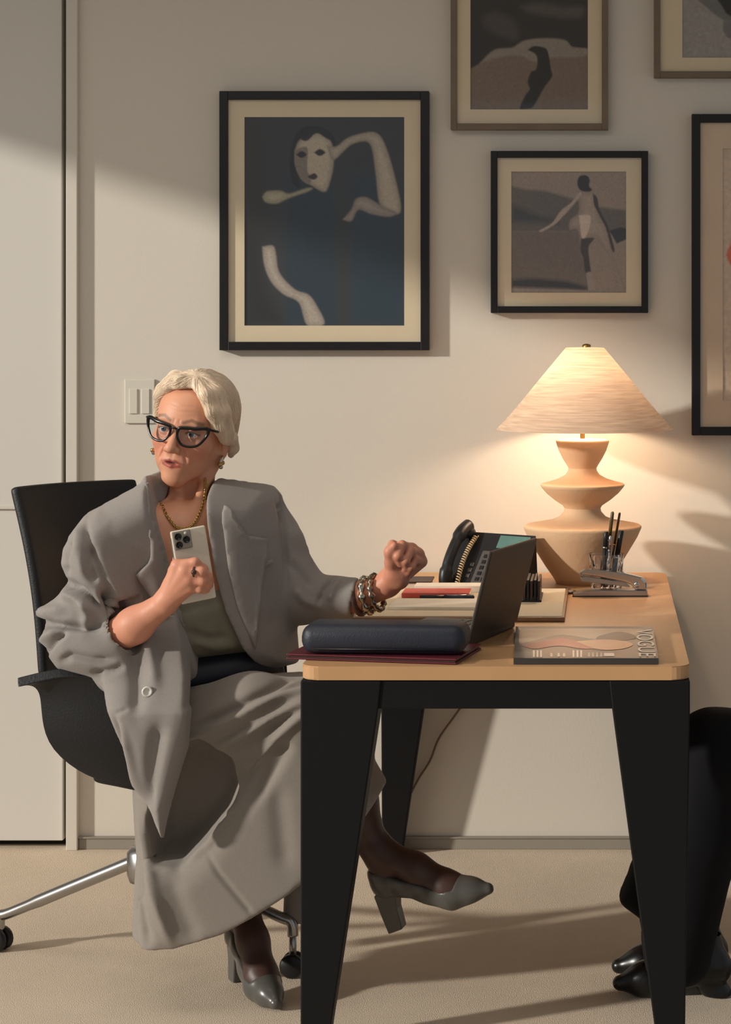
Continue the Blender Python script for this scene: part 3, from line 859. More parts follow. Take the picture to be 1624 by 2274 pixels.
for u in (0.010, 0.150):
    bm = bmesh.new(); bm_lathe(bm, [(0.0, 0.001), (0.017, 0.001), (0.018, 0.010), (0.015, 0.024), (0, 0.024)], (0, 0, 0), 20, Mp @ Matrix.Translation((-0.024, u, 0)))
    bm_obj('ear_cap', bm, BLKPLAS, hsd, True)
# coiled cord beside the handset
cc = []
for i in range(150):
    t = i / 149; a = t * 2 * math.pi * 21
    cpt = Vector((0.004, 0.002 + 0.140 * t, 0.010 + 0.012 * math.sin(math.pi * t)))
    cc.append(Mp @ (cpt + Vector((0.0055 * math.cos(a), 0, 0.0055 * math.sin(a)))))
tube('coiled_cord', cc, 0.0017, mat('pale_cord', (200, 176, 140), 0.4, noise=20, var=0.03), ph, 6)
# crystal cup with pens
cx, cy = P(1347, 0, -0.42).x, -0.42
cup = empty('pen_cup', (cx, cy, TZ), 'cut crystal pen cup in front of the clay lamp', 'cup')
bm = bmesh.new(); n = 16; rings = []
for r, z, tw in ((0.036, 0.001, 0), (0.040, 0.02, 0.5), (0.0405, 0.05, 0), (0.0425, 0.075, 0.5), (0.0445, 0.094, 0), (0.0385, 0.094, 0), (0.035, 0.05, 0), (0.033, 0.012, 0)):
    rings.append([bm.verts.new((cx + r * math.cos(2 * math.pi * (k + tw) / n), cy + r * math.sin(2 * math.pi * (k + tw) / n), TZ + z)) for k in range(n)])
for i in range(len(rings) - 1):
    for k in range(n):
        a, b, c, d = rings[i][k], rings[i][(k + 1) % n], rings[i + 1][(k + 1) % n], rings[i + 1][k]
        if i < 4: bm.faces.new((a, b, c)); bm.faces.new((a, c, d))
        else: bm.faces.new((a, b, c, d))
bm.faces.new(rings[0][::-1]); bm.faces.new(rings[-1])
bm_obj('crystal_body', bm, GLASSC, cup)
def pen_in_cup(label, top, foot, r, body, capm, tipm, cap_len=0.35):
    t, f = Vector(top), Vector(foot)
    e = empty('pen', f, label, 'pen', 'pens in the crystal cup')
    m = f + (t - f) * (1 - cap_len)
    tube('pen_barrel', [f, m], [r * 0.8, r], body, e, 10)
    tube('pen_cap', [m, t - (t - f) * 0.02, t], [r * 1.08, r * 1.05, r * 0.6], capm, e, 10)
    tube('pen_band', [m - (t - f).normalized() * 0.002, m + (t - f).normalized() * 0.002], r * 1.2, tipm, e, 10)
zf = TZ + 0.017
pen_in_cup('tall dark tapered pen leaning right, second from the left in the crystal cup', P(1361, 1136, -0.425), (cx - 0.006, cy + 0.006, zf), 0.0042, BLKPLAS, mat('olive_lacquer', (88, 74, 40), 0.35, noise=90, var=0.25), BRASS, 0.4)
pen_in_cup('thinnest tall pen at the top right of the crystal cup', P(1377, 1138, -0.415), (cx + 0.004, cy + 0.012, zf), 0.0030, BLKPLAS, mat('tortoise_lacquer', (84, 62, 34), 0.35, noise=120, var=0.3), BRASS, 0.45)
pen_in_cup('short black pen with pale metal end at the left of the crystal cup', P(1347, 1180, -0.435), (cx - 0.010, cy - 0.010, zf), 0.0055, BLKPLAS, BLKPLAS, STEEL, 0.3)
pen_in_cup('thick black pen leaning right in the crystal cup', P(1381, 1177, -0.425), (cx + 0.014, cy - 0.006, zf), 0.0062, BLKPLAS, BLKPLAS, STEEL, 0.5)
pen_in_cup('slim silver pen between the black pens in the crystal cup', P(1356, 1190, -0.44), (cx + 0.002, cy - 0.014, zf), 0.0035, STEEL, CHROME, STEEL, 0.3)
# stapler
sy0 = -0.50
st = empty('stapler', (P(1357, 0, sy0).x, sy0, TZ), 'chrome stapler lying in front of the crystal pen cup', 'stapler')
def prof_extrude(name, pts, y0, y1, mt, parent, bev=0.002):
    pp = [P(a, b, sy0) for a, b in pts]
    v = [(p.x, y0, p.z) for p in pp] + [(p.x, y1, p.z) for p in pp]; n = len(pp)
    f = [tuple(range(n)), tuple(range(2 * n - 1, n - 1, -1))] + [(k, (k + 1) % n, n + (k + 1) % n, n + k) for k in range(n)]
    o = mesh(name, v, f, mt, parent)
    bv = o.modifiers.new('edge', 'BEVEL'); bv.width = bev; bv.segments = 3
    return o
zb_ = 1324
prof_extrude('stapler_base', [(1273, 1323), (1273, 1316), (1300, 1311), (1340, 1309), (1400, 1309), (1438, 1310), (1438, 1323)], sy0 - 0.02, sy0 + 0.02, STEEL, st)
prof_extrude('base_plate', [(1272, 1324.5), (1272, 1321), (1439, 1320), (1439, 1324.5)], sy0 - 0.021, sy0 + 0.021, BLKPLAS, st, 0.0008)
prof_extrude('stapler_arm', [(1287, 1280), (1290, 1268), (1300, 1263), (1330, 1264), (1385, 1271), (1425, 1281), (1437, 1292), (1438, 1309), (1412, 1309), (1402, 1297), (1388, 1291), (1330, 1280), (1300, 1276)], sy0 - 0.014, sy0 + 0.014, CHROME, st, 0.004)
prof_extrude('magazine_rail', [(1289, 1281), (1300, 1279), (1390, 1293), (1400, 1303), (1292, 1290)], sy0 - 0.009, sy0 + 0.009, STEEL, st, 0.001)
tag(lathe('pivot_pin', [(0, -0.016), (0.007, -0.016), (0.007, 0.016), (0, 0.016)], (0, 0, 0), CHROME, st, 16, True, Matrix.Translation(P(1414, 1297, sy0)) @ Matrix.Rotation(math.radians(90), 4, 'X')))
# small silver dish / paper clip left of the stapler
pc = [onz(1250 + 10 * math.cos(a) * 1.6, 1316 + 2.2 * math.sin(a), TZ + 0.004) for a in [k * 2 * math.pi / 20 for k in range(20)]]
tag(lathe('clip_dish', [(0.004, 0.0005), (0.014, 0.0008), (0.019, 0.006), (0.0195, 0.0068), (0.018, 0.0066), (0.012, 0.002), (0, 0.002)], (onz(1262, 1318, TZ).x, onz(1262, 1318, TZ).y, TZ), CHROME, None, 32), 'small shiny dish at the left tip of the stapler', 'dish')
# black pen by the pad
bp2 = empty('pen', onz(1225, 1313, TZ + 0.006), 'short black pen lying behind the desk pad near the lamp foot', 'pen')
A, B = Vector((-0.128, -0.43, TZ + 0.0052)), Vector((-0.088, -0.425, TZ + 0.0052))
tube('pen_barrel', [A - (B - A) * 0.9, B], 0.0048, BLKPLAS, bp2, 10); tube('pen_tip', [B, B + (B - A) * 0.25], [0.0048, 0.0015], STEEL, bp2, 10)

# magazine
mz = TZ + 0.012
mag = empty('magazine', (-0.03, -1.33, TZ), 'glossy fashion magazine lying near the front right of the desk', 'magazine')
GREYC = mat('magazine_cover', (112, 104, 96), 0.28, noise=4, var=0.12)
c4 = [onz(1141, 1462, mz), onz(1463, 1462, mz), onz(1450, 1391, mz), onz(1146, 1391, mz)]
def magbox(name, z0, z1, mt, inset=0.0):
    cen = sum(c4, Vector()) / 4
    q = [cen + (p - cen) * (1 - inset) for p in c4]
    v = [(p.x, p.y, z0) for p in q] + [(p.x, p.y, z1) for p in q]
    return mesh(name, v, [(3, 2, 1, 0), (4, 5, 6, 7), (0, 1, 5, 4), (1, 2, 6, 5), (2, 3, 7, 6), (3, 0, 4, 7)], mt, mag)
magbox('back_cover', TZ + g, TZ + 0.002, mat('dark_spine', (60, 58, 56), 0.4, noise=8, var=0.1))
magbox('pages', TZ + 0.002, mz - 0.001, PAPER, 0.012)
magbox('front_cover', mz - 0.001, mz, GREYC)
sp0, sp1 = c4[0], c4[1]
mesh('magazine_spine', [(sp0.x, sp0.y - 0.0012, TZ + g), (sp1.x, sp1.y - 0.0012, TZ + g), (sp1.x, sp1.y - 0.0012, mz), (sp0.x, sp0.y - 0.0012, mz), (sp0.x, sp0.y + 0.003, TZ + g), (sp1.x, sp1.y + 0.003, TZ + g), (sp1.x, sp1.y + 0.003, mz), (sp0.x, sp0.y + 0.003, mz)],
     [(0, 1, 2, 3), (7, 6, 5, 4), (0, 4, 5, 1), (1, 5, 6, 2), (2, 6, 7, 3), (3, 7, 4, 0)], MATS['dark_spine'], mag)
def on_cover(name, pts, rgb, k=1, sm=False):
    q = [onz(a, b, mz + 0.0002 * k) for a, b in pts]
    if sm: q = spline(q + [q[0]], 4)[:-1]
    v = [(p.x, p.y, p.z) for p in q]
    tr = tessellate_polygon([[Vector((p.x, p.y, 0)) for p in q]])
    o = mesh(name, v, tr, mat('cover_ink_%d_%d_%d' % rgb, rgb, 0.35, noise=30, var=0.06), mag)
    if o.data.polygons[0].normal.z < 0: o.data.flip_normals()
on_cover('cover_print', [(1156, 1396), (1424, 1396), (1430, 1404), (1400, 1412), (1330, 1420), (1250, 1410), (1180, 1424), (1154, 1428)], (172, 152, 130), 1, True)
on_cover('cover_print', [(1330, 1412), (1370, 1403), (1404, 1408), (1410, 1418), (1360, 1424), (1325, 1420)], (72, 60, 56), 2, True)
on_cover('cover_print', [(1160, 1434), (1200, 1424), (1250, 1417), (1285, 1424), (1330, 1436), (1300, 1441), (1240, 1434), (1190, 1441)], (176, 96, 86), 3, True)
on_cover('cover_print', [(1280, 1424), (1340, 1420), (1390, 1424), (1406, 1432), (1380, 1441), (1330, 1442)], (206, 158, 124), 4, True)
for x in (1184, 1192, 1200): on_cover('cover_lettering', [(x, 1459), (x + 4, 1459), (x + 4, 1444), (x, 1444)], (226, 214, 196), 5)
for x in (1222, 1238, 1250): on_cover('cover_lettering', [(x, 1458), (x + 6, 1458), (x + 5, 1450), (x + 1, 1450)], (206, 198, 182), 5)
for x in (1272, 1281, 1289): on_cover('cover_lettering', [(x, 1459), (x + 4, 1459), (x + 4, 1444), (x, 1444)], (226, 214, 196), 5)
for x in (1306, 1315, 1324, 1333): on_cover('cover_lettering', [(x, 1458), (x + 5, 1458), (x + 4, 1449), (x + 1, 1449)], (190, 184, 172), 5)
on_cover('cover_lettering', [(1342, 1457), (1365, 1457), (1364, 1450), (1342, 1450)], (224, 216, 204), 5)
# masthead, letter tops towards the right, read towards the front of the desk
fc = bpy.data.curves.new('masthead', 'FONT'); fc.body = 'VOGUE'; fc.size = 1.0
fo_ = bpy.data.objects.new('masthead_tmp', fc); COL.objects.link(fo_)
bpy.context.view_layer.update()
me = bpy.data.meshes.new_from_object(fo_.evaluated_get(bpy.context.evaluated_depsgraph_get()))
bpy.data.objects.remove(fo_)
co = np.array([v.co[:] for v in me.vertices]); mn, mx = co.min(0), co.max(0)
pA, pB = onz(1414, 1399, mz), onz(1456, 1459, mz)     # far-left, near-right
for v in me.vertices:
    s_, t_ = (v.co.x - mn[0]) / (mx[0] - mn[0]), (v.co.y - mn[1]) / (mx[1] - mn[1])
    yy = pA.y + (pB.y - pA.y) * s_
    v.co = Vector((0.071 + 0.034 * t_, yy, mz + 0.0012))
me.update()
if sum(p.normal.z for p in me.polygons) < 0: me.flip_normals()
me.name = 'masthead_lettering'
link('masthead_lettering', me, mat('masthead_ink', (214, 204, 186), 0.35, noise=30, var=0.03), mag)
# ------------------------------------------------------------------ people: materials
SKIN = mat('skin', (214, 150, 118), 0.5, noise=60, attr='Col', bump=(420, 0.06), var=0.04)
SUIT = mat('grey_suit_wool', (146, 139, 134), 0.85, noise=220, wave=(420, 0.05, 0.4), spec=0.25, sheen=0.15, var=0.05)
SKIRTM = mat('grey_skirt_wool', (142, 134, 126), 0.85, noise=220, wave=(420, 0.05, 0.4), spec=0.25, sheen=0.15, var=0.05)
TOPM = mat('olive_grey_silk', (122, 116, 100), 0.55, noise=60, spec=0.35, var=0.04)
BELTM = mat('navy_waistband', (30, 32, 44), 0.6, noise=60, var=0.08)
HAIRM = mat('silver_blonde_hair', (228, 204, 176), 0.42, noise=30, sheen=0.2, var=0.06)
STOCK = mat('brown_stocking', (70, 50, 44), 0.45, noise=80, attr='Col', var=0.05)
SHOEM = mat('grey_patent_shoe', (84, 82, 78), 0.28, noise=40, var=0.05)
SOLEM = mat('shoe_sole', (48, 44, 40), 0.5, noise=40, var=0.05)
ACET = mat('black_acetate', (16, 15, 16), 0.2, noise=40, var=0.05)
SILVER = mat('silver_metal', (190, 184, 172), 0.22, 1.0, noise=60, var=0.06)
GOLD = mat('gold_metal', (196, 160, 100), 0.25, 1.0, noise=60, var=0.06)
BANGLE = mat('brown_horn', (74, 52, 44), 0.35, noise=50, var=0.15)
WHITEB = mat('pearl_button', (226, 222, 214), 0.25, noise=30, var=0.02)
EYEW = mat('eye_white', (222, 214, 206), 0.15, noise=30, var=0.01)
IRIS = mat('blue_grey_iris', (84, 104, 116), 0.12, noise=200, var=0.15)
PUPIL = mat('pupil', (10, 10, 12), 0.1)
PHONEW = mat('phone_case', (222, 210, 190), 0.3, noise=20, var=0.02)
BLACKC = mat('black_cloth', (17, 17, 20), 0.8, noise=90, wave=(420, 0.05, 0.4), spec=0.2, var=0.1)

def lerp(a, b, t): return a + (b - a) * t

# ------------------------------------------------------------------ her office chair
hub = Vector((-0.98, -1.06, 0))
chair = empty('office_chair', hub, 'black leather office chair with steel star base under the woman in grey', 'chair')
CF = Vector((0.82, -0.57, 0)).normalized(); CR = Vector((-CF.y * -1, 0, 0))
CR = Vector((CF.y, -CF.x, 0))         # chair's own right hand side, towards the camera
def loft(name, rows, thick, mt, parent, sub=2):
    """rows of points (same count) skinned into a padded sheet"""
    n = len(rows[0]); v = [p for r in rows for p in r]; f = []
    for i in range(len(rows) - 1):
        for k in range(n - 1): f.append((i * n + k, i * n + k + 1, (i + 1) * n + k + 1, (i + 1) * n + k))
    o = mesh(name, v, f, mt, parent, True)
    s = o.modifiers.new('padding', 'SOLIDIFY'); s.thickness = thick; s.offset = 0
    b = o.modifiers.new('round', 'BEVEL'); b.width = thick * 0.42; b.segments = 3; b.limit_method = 'ANGLE'; b.angle_limit = 1.0
    if sub:
        ss = o.modifiers.new('smooth', 'SUBSURF'); ss.levels = sub; ss.render_levels = sub
    return o
tn, tf = P(28, 1082, -1.2), P(300, 1064, -0.9)
bn, bf = P(92, 1500, -1.24), P(330, 1480, -0.92)
rows = []
for i in range(9):
    t = i / 8
    a = tn.lerp(bn, t); b = tf.lerp(bf, t)
    bow = 0.03 * math.sin(math.pi * t)
    row = []
    for k in range(9):
        s = k / 8
        p = a.lerp(b, s)
        p = p - CF * (0.035 * math.sin(math.pi * s)) + CF * bow * 0.6
        row.append(p)
    rows.append(row)
loft('backrest', rows, 0.022, BLKLEATH, chair)
# bucket shell: near side with flared arm lip, seat pan, far side
prof_n = [(38, 1516, -1.37), (66, 1510, -1.35), (95, 1528, -1.325), (96, 1590, -1.32), (112, 1660, -1.31), (200, 1722, -1.29)]
def sec(dx, lift, depth):
    return [P(a + dx * min(1, (i + 0.2) / 3), b + lift * (i / 5), y - depth) for i, (a, b, y) in enumerate(prof_n)]
rows = [sec(0, 0, 0),
        [P(150, 1486, -1.37), P(165, 1494, -1.36), P(176, 1540, -1.35), P(180, 1610, -1.345), P(205, 1680, -1.33), P(260, 1732, -1.30)],
        [P(230, 1500, -1.365), P(240, 1512, -1.36), P(250, 1550, -1.355), P(262, 1620, -1.35), P(280, 1690, -1.33), P(312, 1744, -1.30)],
        [P(280, 1600, -1.355), P(290, 1610, -1.352), P(300, 1635, -1.350), P(310, 1665, -1.34), P(322, 1705, -1.32), P(335, 1740, -1.29)]]
loft('arm_shell', rows, 0.020, BLKLEATH, chair)
mir = []
c0 = Vector((hub.x, hub.y, 0))
for r in rows:
    mir.append([p - CR * (2 * (p - c0).dot(CR)) for p in r])
loft('arm_shell', mir, 0.020, BLKLEATH, chair)
# seat pan between both shells
seat_rows = []
for r, m in list(zip(rows, mir))[:3]:
    a, b = r[-1], m[-1]
    seat_rows.append([a.lerp(b, k / 6) - Vector((0, 0, 0.03 * math.sin(math.pi * k / 6))) for k in range(7)])
loft('seat_shell', seat_rows, 0.03, BLKLEATH, chair)
lathe('column', [(0, 0.14), (0.028, 0.14), (0.028, 0.30), (0.02, 0.30), (0.02, 0.40), (0, 0.40)], (hub.x, hub.y, 0), CHROME, chair, 24)
lathe('hub', [(0, 0.20), (0.04, 0.20), (0.045, 0.215), (0.045, 0.262), (0.036, 0.275), (0, 0.275)], (hub.x, hub.y, 0), STEEL, chair, 24)
ends = [P(2, 2034, -0.90), Vector((-0.668, -1.085, 0.118)), Vector((-0.93, -0.70, 0.09))]
for i, e in enumerate(ends):
    h_ = Vector((hub.x, hub.y, 0.245)); d = (e - h_); dh = Vector((d.x, d.y, 0)).normalized()
    pts = [h_ + dh * 0.02, h_ + d * 0.5 + Vector((0, 0, 0.004)), e - dh * 0.03 + Vector((0, 0, 0.012)), e, e + dh * 0.004 - Vector((0, 0, 0.03))]
    lg = tube('base_leg', spline(pts, 6), [0.014] * 10 + [0.012] * 15, STEEL, chair, 10)
    foot = Vector((e.x + dh.x * 0.004, e.y + dh.y * 0.004, 0))
    for s in (-1, 1):
        bm = bmesh.new()
        side = Vector((-dh.y, dh.x, 0))
        bm_lathe(bm, [(0, -0.008), (0.022, -0.008), (0.026, -0.004), (0.026, 0.004), (0.022, 0.008), (0, 0.008)], (0, 0, 0), 20,
                 frame_mat(foot + side * 0.012 * s + Vector((0, 0, 0.0262)), dh, Vector((0, 0, 1)), side))
        bm_obj('caster_wheel', bm, BLKPLAS, lg, True)
    tube('caster_fork', [foot + Vector((0, 0, e.z - 0.02)), foot + Vector((0, 0, 0.03))], 0.008, STEEL, lg, 10)

# ------------------------------------------------------------------ the woman
woman = empty('person', (-0.88, -1.18, 0), 'seated blonde woman in grey blazer and skirt holding a phone', 'person')
Y0 = -1.2
x0c = P(400, 0, -1.2).x
TY = lambda x, z: -1.185 + 0.48 * (x - x0c)          # torso mid surface, right shoulder nearer
FWD = Vector((0.45, -0.89, 0)).normalized()

# head frame
th, ph_, pt = math.radians(12), math.radians(10.5), math.radians(2)
f0 = Vector((-math.sin(th), -math.cos(th), 0)); x0_ = Vector((math.cos(th), -math.sin(th), 0)); u0 = Vector((0, 0, 1))
hx = x0_ * math.cos(ph_) - u0 * math.sin(ph_); hu = u0 * math.cos(ph_) + x0_ * math.sin(ph_)
hf = f0 * math.cos(pt) - hu * math.sin(pt); hu = hu * math.cos(pt) + f0 * math.sin(pt)
HC = P(386, 951, -1.262) - (hf * 0.1035 + hu * 0.012)
HR = np.array([[hx[i], hf[i], hu[i]] for i in range(3)])
def HL(x, y, z): return HC + hx * x + hf * y + hu * z

def head_field(F):
    E = lambda c, r, k=0.012, neg=False: F.ell(HL(*c), r, k, HR, neg)
    K = lambda a, b, ra, rb, k=0.008, neg=False: F.cone(HL(*a), HL(*b), ra, rb, k, neg)
    E((0, -0.016, 0.034), (0.073, 0.094, 0.076), 0.02)
    E((0, 0.026, -0.012), (0.0575, 0.062, 0.088), 0.03)
    E((0, 0.030, 0.045), (0.058, 0.055, 0.05), 0.03)
    for s in (-1, 1):
        K((s * 0.051, -0.004, -0.043), (s * 0.010, 0.060, -0.094), 0.016, 0.013, 0.028)     # jaw
        E((s * 0.041, 0.054, -0.022), (0.022, 0.024, 0.020), 0.022)                          # cheek bone
        E((s * 0.032, 0.048, -0.055), (0.016, 0.018, 0.024), 0.025)
    E((0, 0.066, -0.096), (0.018, 0.016, 0.014), 0.022)                                      # chin
    K((-0.036, 0.076, 0.022), (0.036, 0.076, 0.022), 0.011, 0.011, 0.016)                    # brow
    for s in (-1, 1):
        E((s * 0.031, 0.092, 0.003), (0.017, 0.015, 0.012), 0.012, True)                     # socket
        E((s * 0.031, 0.0715, 0.003), (0.0155, 0.0135, 0.0135), 0.003)                       # lids
        E((s * 0.031, 0.086, 0.0015), (0.0130, 0.012, 0.0046), 0.002, True)                  # opening
    K((0, 0.084, 0.010), (0, 0.103, -0.026), 0.0080, 0.0100, 0.010)                          # nose
    E((0, 0.106, -0.031), (0.0105, 0.0095, 0.0090), 0.007)
    for s in (-1, 1):
        E((s * 0.0115, 0.095, -0.034), (0.0075, 0.0095, 0.0070), 0.006)
        E((s * 0.0060, 0.099, -0.0415), (0.0036, 0.0050, 0.0034), 0.003, True)
        K((s * 0.019, 0.089, -0.036), (s * 0.034, 0.074, -0.066), 0.0030, 0.0020, 0.006, True)   # smile line
    E((0, 0.074, -0.061), (0.028, 0.014, 0.020), 0.020)                                      # muzzle
    for s in (-1, 1):
        K((s * 0.0225, 0.0800, -0.0620), (s * 0.006, 0.0875, -0.0580), 0.0022, 0.0031, 0.004)
        K((s * 0.0180, 0.0805, -0.0660), (0, 0.0868, -0.0690), 0.0026, 0.0042, 0.004)
    E((0, 0.0905, -0.0628), (0.015, 0.009, 0.0026), 0.0015, True)                            # parted lips
    for s in (-1, 1):                                                                          # ears
        E((s * 0.073, -0.012, -0.010), (0.008, 0.018, 0.031), 0.006)
        E((s * 0.081, -0.006, -0.004), (0.006, 0.009, 0.016), 0.004, True)
        E((s * 0.072, -0.006, -0.038), (0.006, 0.009, 0.010), 0.006)

# body, fine part: head, neck, chest
F = Field(tuple(P(205, 1345, -1.36)), (P(640, 0, -1.2).x, -1.0, P(0, 815, -1.2).z), 0.0021)
F.lo  # grid spans head and chest
head_field(F)
F.cone(HL(0, -0.03, -0.03), P(408, 1120, -1.13), 0.052, 0.052, 0.02)
F.cone(P(408, 1100, -1.13), P(412, 1170, -1.15), 0.053, 0.062, 0.03)
for s in (-1, 1):   # neck cords and collar bones
    F.cone(HL(s * 0.055, -0.02, -0.05), P(412, 1172, -1.245), 0.012, 0.008, 0.02)
F.cone(P(415, 1165, -1.235), P(500, 1140, -1.13), 0.010, 0.010, 0.02)
F.cone(P(408, 1165, -1.235), P(320, 1150, -1.25), 0.010, 0.010, 0.02)
chest = xz([(320, 1120), (400, 1110), (500, 1105), (560, 1125), (575, 1400), (240, 1400), (235, 1160)], Y0)
F.pillow(chest, TY, 0.093, 0.10, 0.03)
V1, Q1 = F.mesh(2)
# fine lines of the face, pressed into the surface in the head frame
def face_line(V, pts, wd, amp):
    Lq = (V - np.array(HC)) @ HR; N = normals(V, Q1)
    d = np.full(len(V), 1e9); tt = np.zeros(len(V)); n = len(pts) - 1
    for i in range(n):
        a = np.array(pts[i]); e = np.array(pts[i + 1]) - a
        t = np.clip(((Lq[:, 0] - a[0]) * e[0] + (Lq[:, 2] - a[1]) * e[1]) / (e @ e), 0, 1)
        q = np.hypot(Lq[:, 0] - a[0] - t * e[0], Lq[:, 2] - a[1] - t * e[1])
        m = q < d; d[m] = q[m]; tt[m] = (i + t[m]) / n
    g = np.exp(-(d / wd) ** 2) * np.clip(np.minimum(tt, 1 - tt) * 5, 0.1, 1) * (Lq[:, 1] > 0.02)
    return V + N * (amp * g)[:, None]
for s_ in (-1, 1):
    V1 = face_line(V1, [(s_ * 0.018, -0.030), (s_ * 0.026, -0.045), (s_ * 0.031, -0.062)], 0.0030, -0.0022)
    V1 = face_line(V1, [(s_ * 0.024, -0.034), (s_ * 0.032, -0.046), (s_ * 0.036, -0.060)], 0.0045, 0.0014)
    V1 = face_line(V1, [(s_ * 0.027, -0.066), (s_ * 0.029, -0.078)], 0.0025, -0.0012)
    V1 = face_line(V1, [(s_ * 0.017, -0.006), (s_ * 0.030, -0.013), (s_ * 0.044, -0.009)], 0.0026, -0.0012)
    V1 = face_line(V1, [(s_ * 0.018, 0.0110), (s_ * 0.031, 0.0135), (s_ * 0.045, 0.0095)], 0.0024, -0.0016)
    V1 = face_line(V1, [(s_ * 0.006, 0.020), (s_ * 0.0055, 0.032)], 0.0022, -0.0010)
V1 = face_line(V1, [(-0.035, 0.050), (0, 0.046), (0.035, 0.050)], 0.0026, -0.0006)
V1 = face_line(V1, [(-0.034, 0.060), (0, 0.057), (0.034, 0.060)], 0.0026, -0.0005)
V1 = face_line(V1, [(0, -0.042), (0, -0.052)], 0.0028, -0.0008)
# colours in the head frame
def skin_col(V, base=(214, 152, 120)):
    c = np.tile(np.array(lin(base)), (len(V), 1))
    return c
def blend(c, m, rgb):
    t = np.array(lin(rgb)); c[:] = c * (1 - m[:, None]) + t[None, :] * m[:, None]
c1 = skin_col(V1)
L = (V1 - np.array(HC)) @ HR
def near(pts, r, soft):
    d = np.full(len(L), 1e9)
    for a, b in zip(pts, pts[1:]):
        a = np.array(a); b = np.array(b); e = b - a
        t = np.clip(((L - a) @ e) / (e @ e), 0, 1)
        d = np.minimum(d, np.linalg.norm(L - a - t[:, None] * e, axis=1))
    return np.clip((r - d) / soft + 0.5, 0, 1)
def near2(pts, r, soft):
    d = np.full(len(L), 1e9)
    for a, b in zip(pts, pts[1:]):
        a = np.array(a); e = np.array(b) - a
        t = np.clip(((L[:, 0] - a[0]) * e[0] + (L[:, 2] - a[1]) * e[1]) / (e @ e), 0, 1)
        d = np.minimum(d, np.hypot(L[:, 0] - a[0] - t * e[0], L[:, 2] - a[1] - t * e[1]))
    return np.clip((r - d) / soft + 0.5, 0, 1) * (L[:, 1] > 0.03)
blend(c1, 0.5 * near([(-0.04, 0.064, -0.03), (-0.03, 0.07, -0.035)], 0.022, 0.02), (208, 120, 96))
blend(c1, 0.5 * near([(0.04, 0.064, -0.03), (0.03, 0.07, -0.035)], 0.022, 0.02), (208, 120, 96))
lip = [(-0.0230, 0.0815, -0.0620), (-0.006, 0.0900, -0.0580), (0, 0.0905, -0.0590), (0.006, 0.0900, -0.0580), (0.0230, 0.0815, -0.0620)]
lip2 = [(-0.0180, 0.0830, -0.0662), (0, 0.0905, -0.0690), (0.0180, 0.0830, -0.0662)]
blend(c1, near(lip, 0.0036, 0.002), (164, 84, 70)); blend(c1, near(lip2, 0.0046, 0.002), (172, 90, 76))
blend(c1, near([(-0.014, 0.082, -0.0632), (0.014, 0.082, -0.0632)], 0.0028, 0.002), (70, 26, 24))
for s in (-1, 1):
    blend(c1, 0.8 * near2([(s * 0.015, 0.0255), (s * 0.030, 0.0325), (s * 0.049, 0.0275)], 0.0034, 0.003), (126, 96, 74))
    blend(c1, 0.9 * near2([(s * 0.0185, 0.0030), (s * 0.024, 0.0062), (s * 0.031, 0.0072), (s * 0.039, 0.0058), (s * 0.046, 0.0035)], 0.0016, 0.0016), (36, 26, 24))
    blend(c1, 0.35 * near2([(s * 0.022, 0.011), (s * 0.042, 0.010)], 0.006, 0.006), (150, 100, 82))

# hands -----------------------------------------------------------------
def limb_field(chains, h, pad=0.03, extra=None, k=0.008):
    pts = np.array([tuple(p) for c in chains for p in c[0]])
    F = Field(pts.min(0) - pad, pts.max(0) + pad, h)
    for c in chains: F.chain(c[0], c[1], c[2] if len(c) > 2 else k)
    if extra: extra(F)
    return F.mesh(2)
hy = -1.405
def R3(px, py, dy=0.0): return P(px, py, hy + dy)
wr = R3(364, 1342, 0.01)
mcp = [R3(393, 1255, -0.014), R3(410, 1268, -0.020), R3(420, 1287, -0.018), R3(424, 1306, -0.010)]
pip = [R3(433, 1249, -0.020), R3(447, 1270, -0.024), R3(450, 1290, -0.020), R3(444, 1308, -0.012)]
dip = [R3(452, 1263, -0.006), R3(462, 1280, -0.006), R3(462, 1296, -0.004), R3(454, 1310, -0.002)]
tip = [R3(462, 1279, 0.012), R3(467, 1289, 0.014), R3(466, 1300, 0.014), R3(459, 1311, 0.012)]
chR = [([P(228, 1432, -1.335), P(300, 1388, -1.375), wr], [0.037, 0.034, 0.0245], 0.02)]
for i in range(4):
    chR.append(([wr + (mcp[i] - wr) * 0.12, mcp[i]], [0.017, [0.0125, 0.013, 0.0125, 0.0115][i]], 0.014))
    r = [0.0095, 0.0098, 0.0092, 0.0080][i]
    chR.append(([mcp[i], pip[i], dip[i], tip[i]], [r * 1.12, r, r * 0.9, r * 0.78], 0.0045))
chR.append(([wr, R3(384, 1300, 0.004), R3(388, 1268, 0.016), R3(398, 1240, 0.034), R3(410, 1226, 0.040)], [0.018, 0.0155, 0.0115, 0.0100, 0.0080], 0.010))
def exR(F):   # tendons
    for i in range(4):
        F.cone(wr.lerp(mcp[i], 0.35) + Vector((0, -0.012, 0)), mcp[i] + Vector((0, -0.005, 0)), 0.0035, 0.0055, 0.008)
V2, Q2 = limb_field(chR, 0.0017, 0.045, exR)
c2 = skin_col(V2, (214, 148, 120))
ly_ = -1.13
def L3(px, py, dy=0.0): return P(px, py, ly_ + dy)
wl = L3(856, 1303)
mcl = [L3(893, 1219, -0.012), L3(914, 1219, 0.006), L3(929, 1230, 0.022), L3(936, 1247, 0.036)]
pil = [L3(872, 1210, -0.030), L3(893, 1211, -0.034), L3(912, 1224, -0.026), L3(922, 1243, -0.016)]
dil = [L3(866, 1230, -0.044), L3(884, 1235, -0.050), L3(901, 1246, -0.044), L3(913, 1260, -0.034)]
til = [L3(876, 1246, -0.034), L3(890, 1252, -0.038), L3(902, 1260, -0.034), L3(909, 1270, -0.026)]
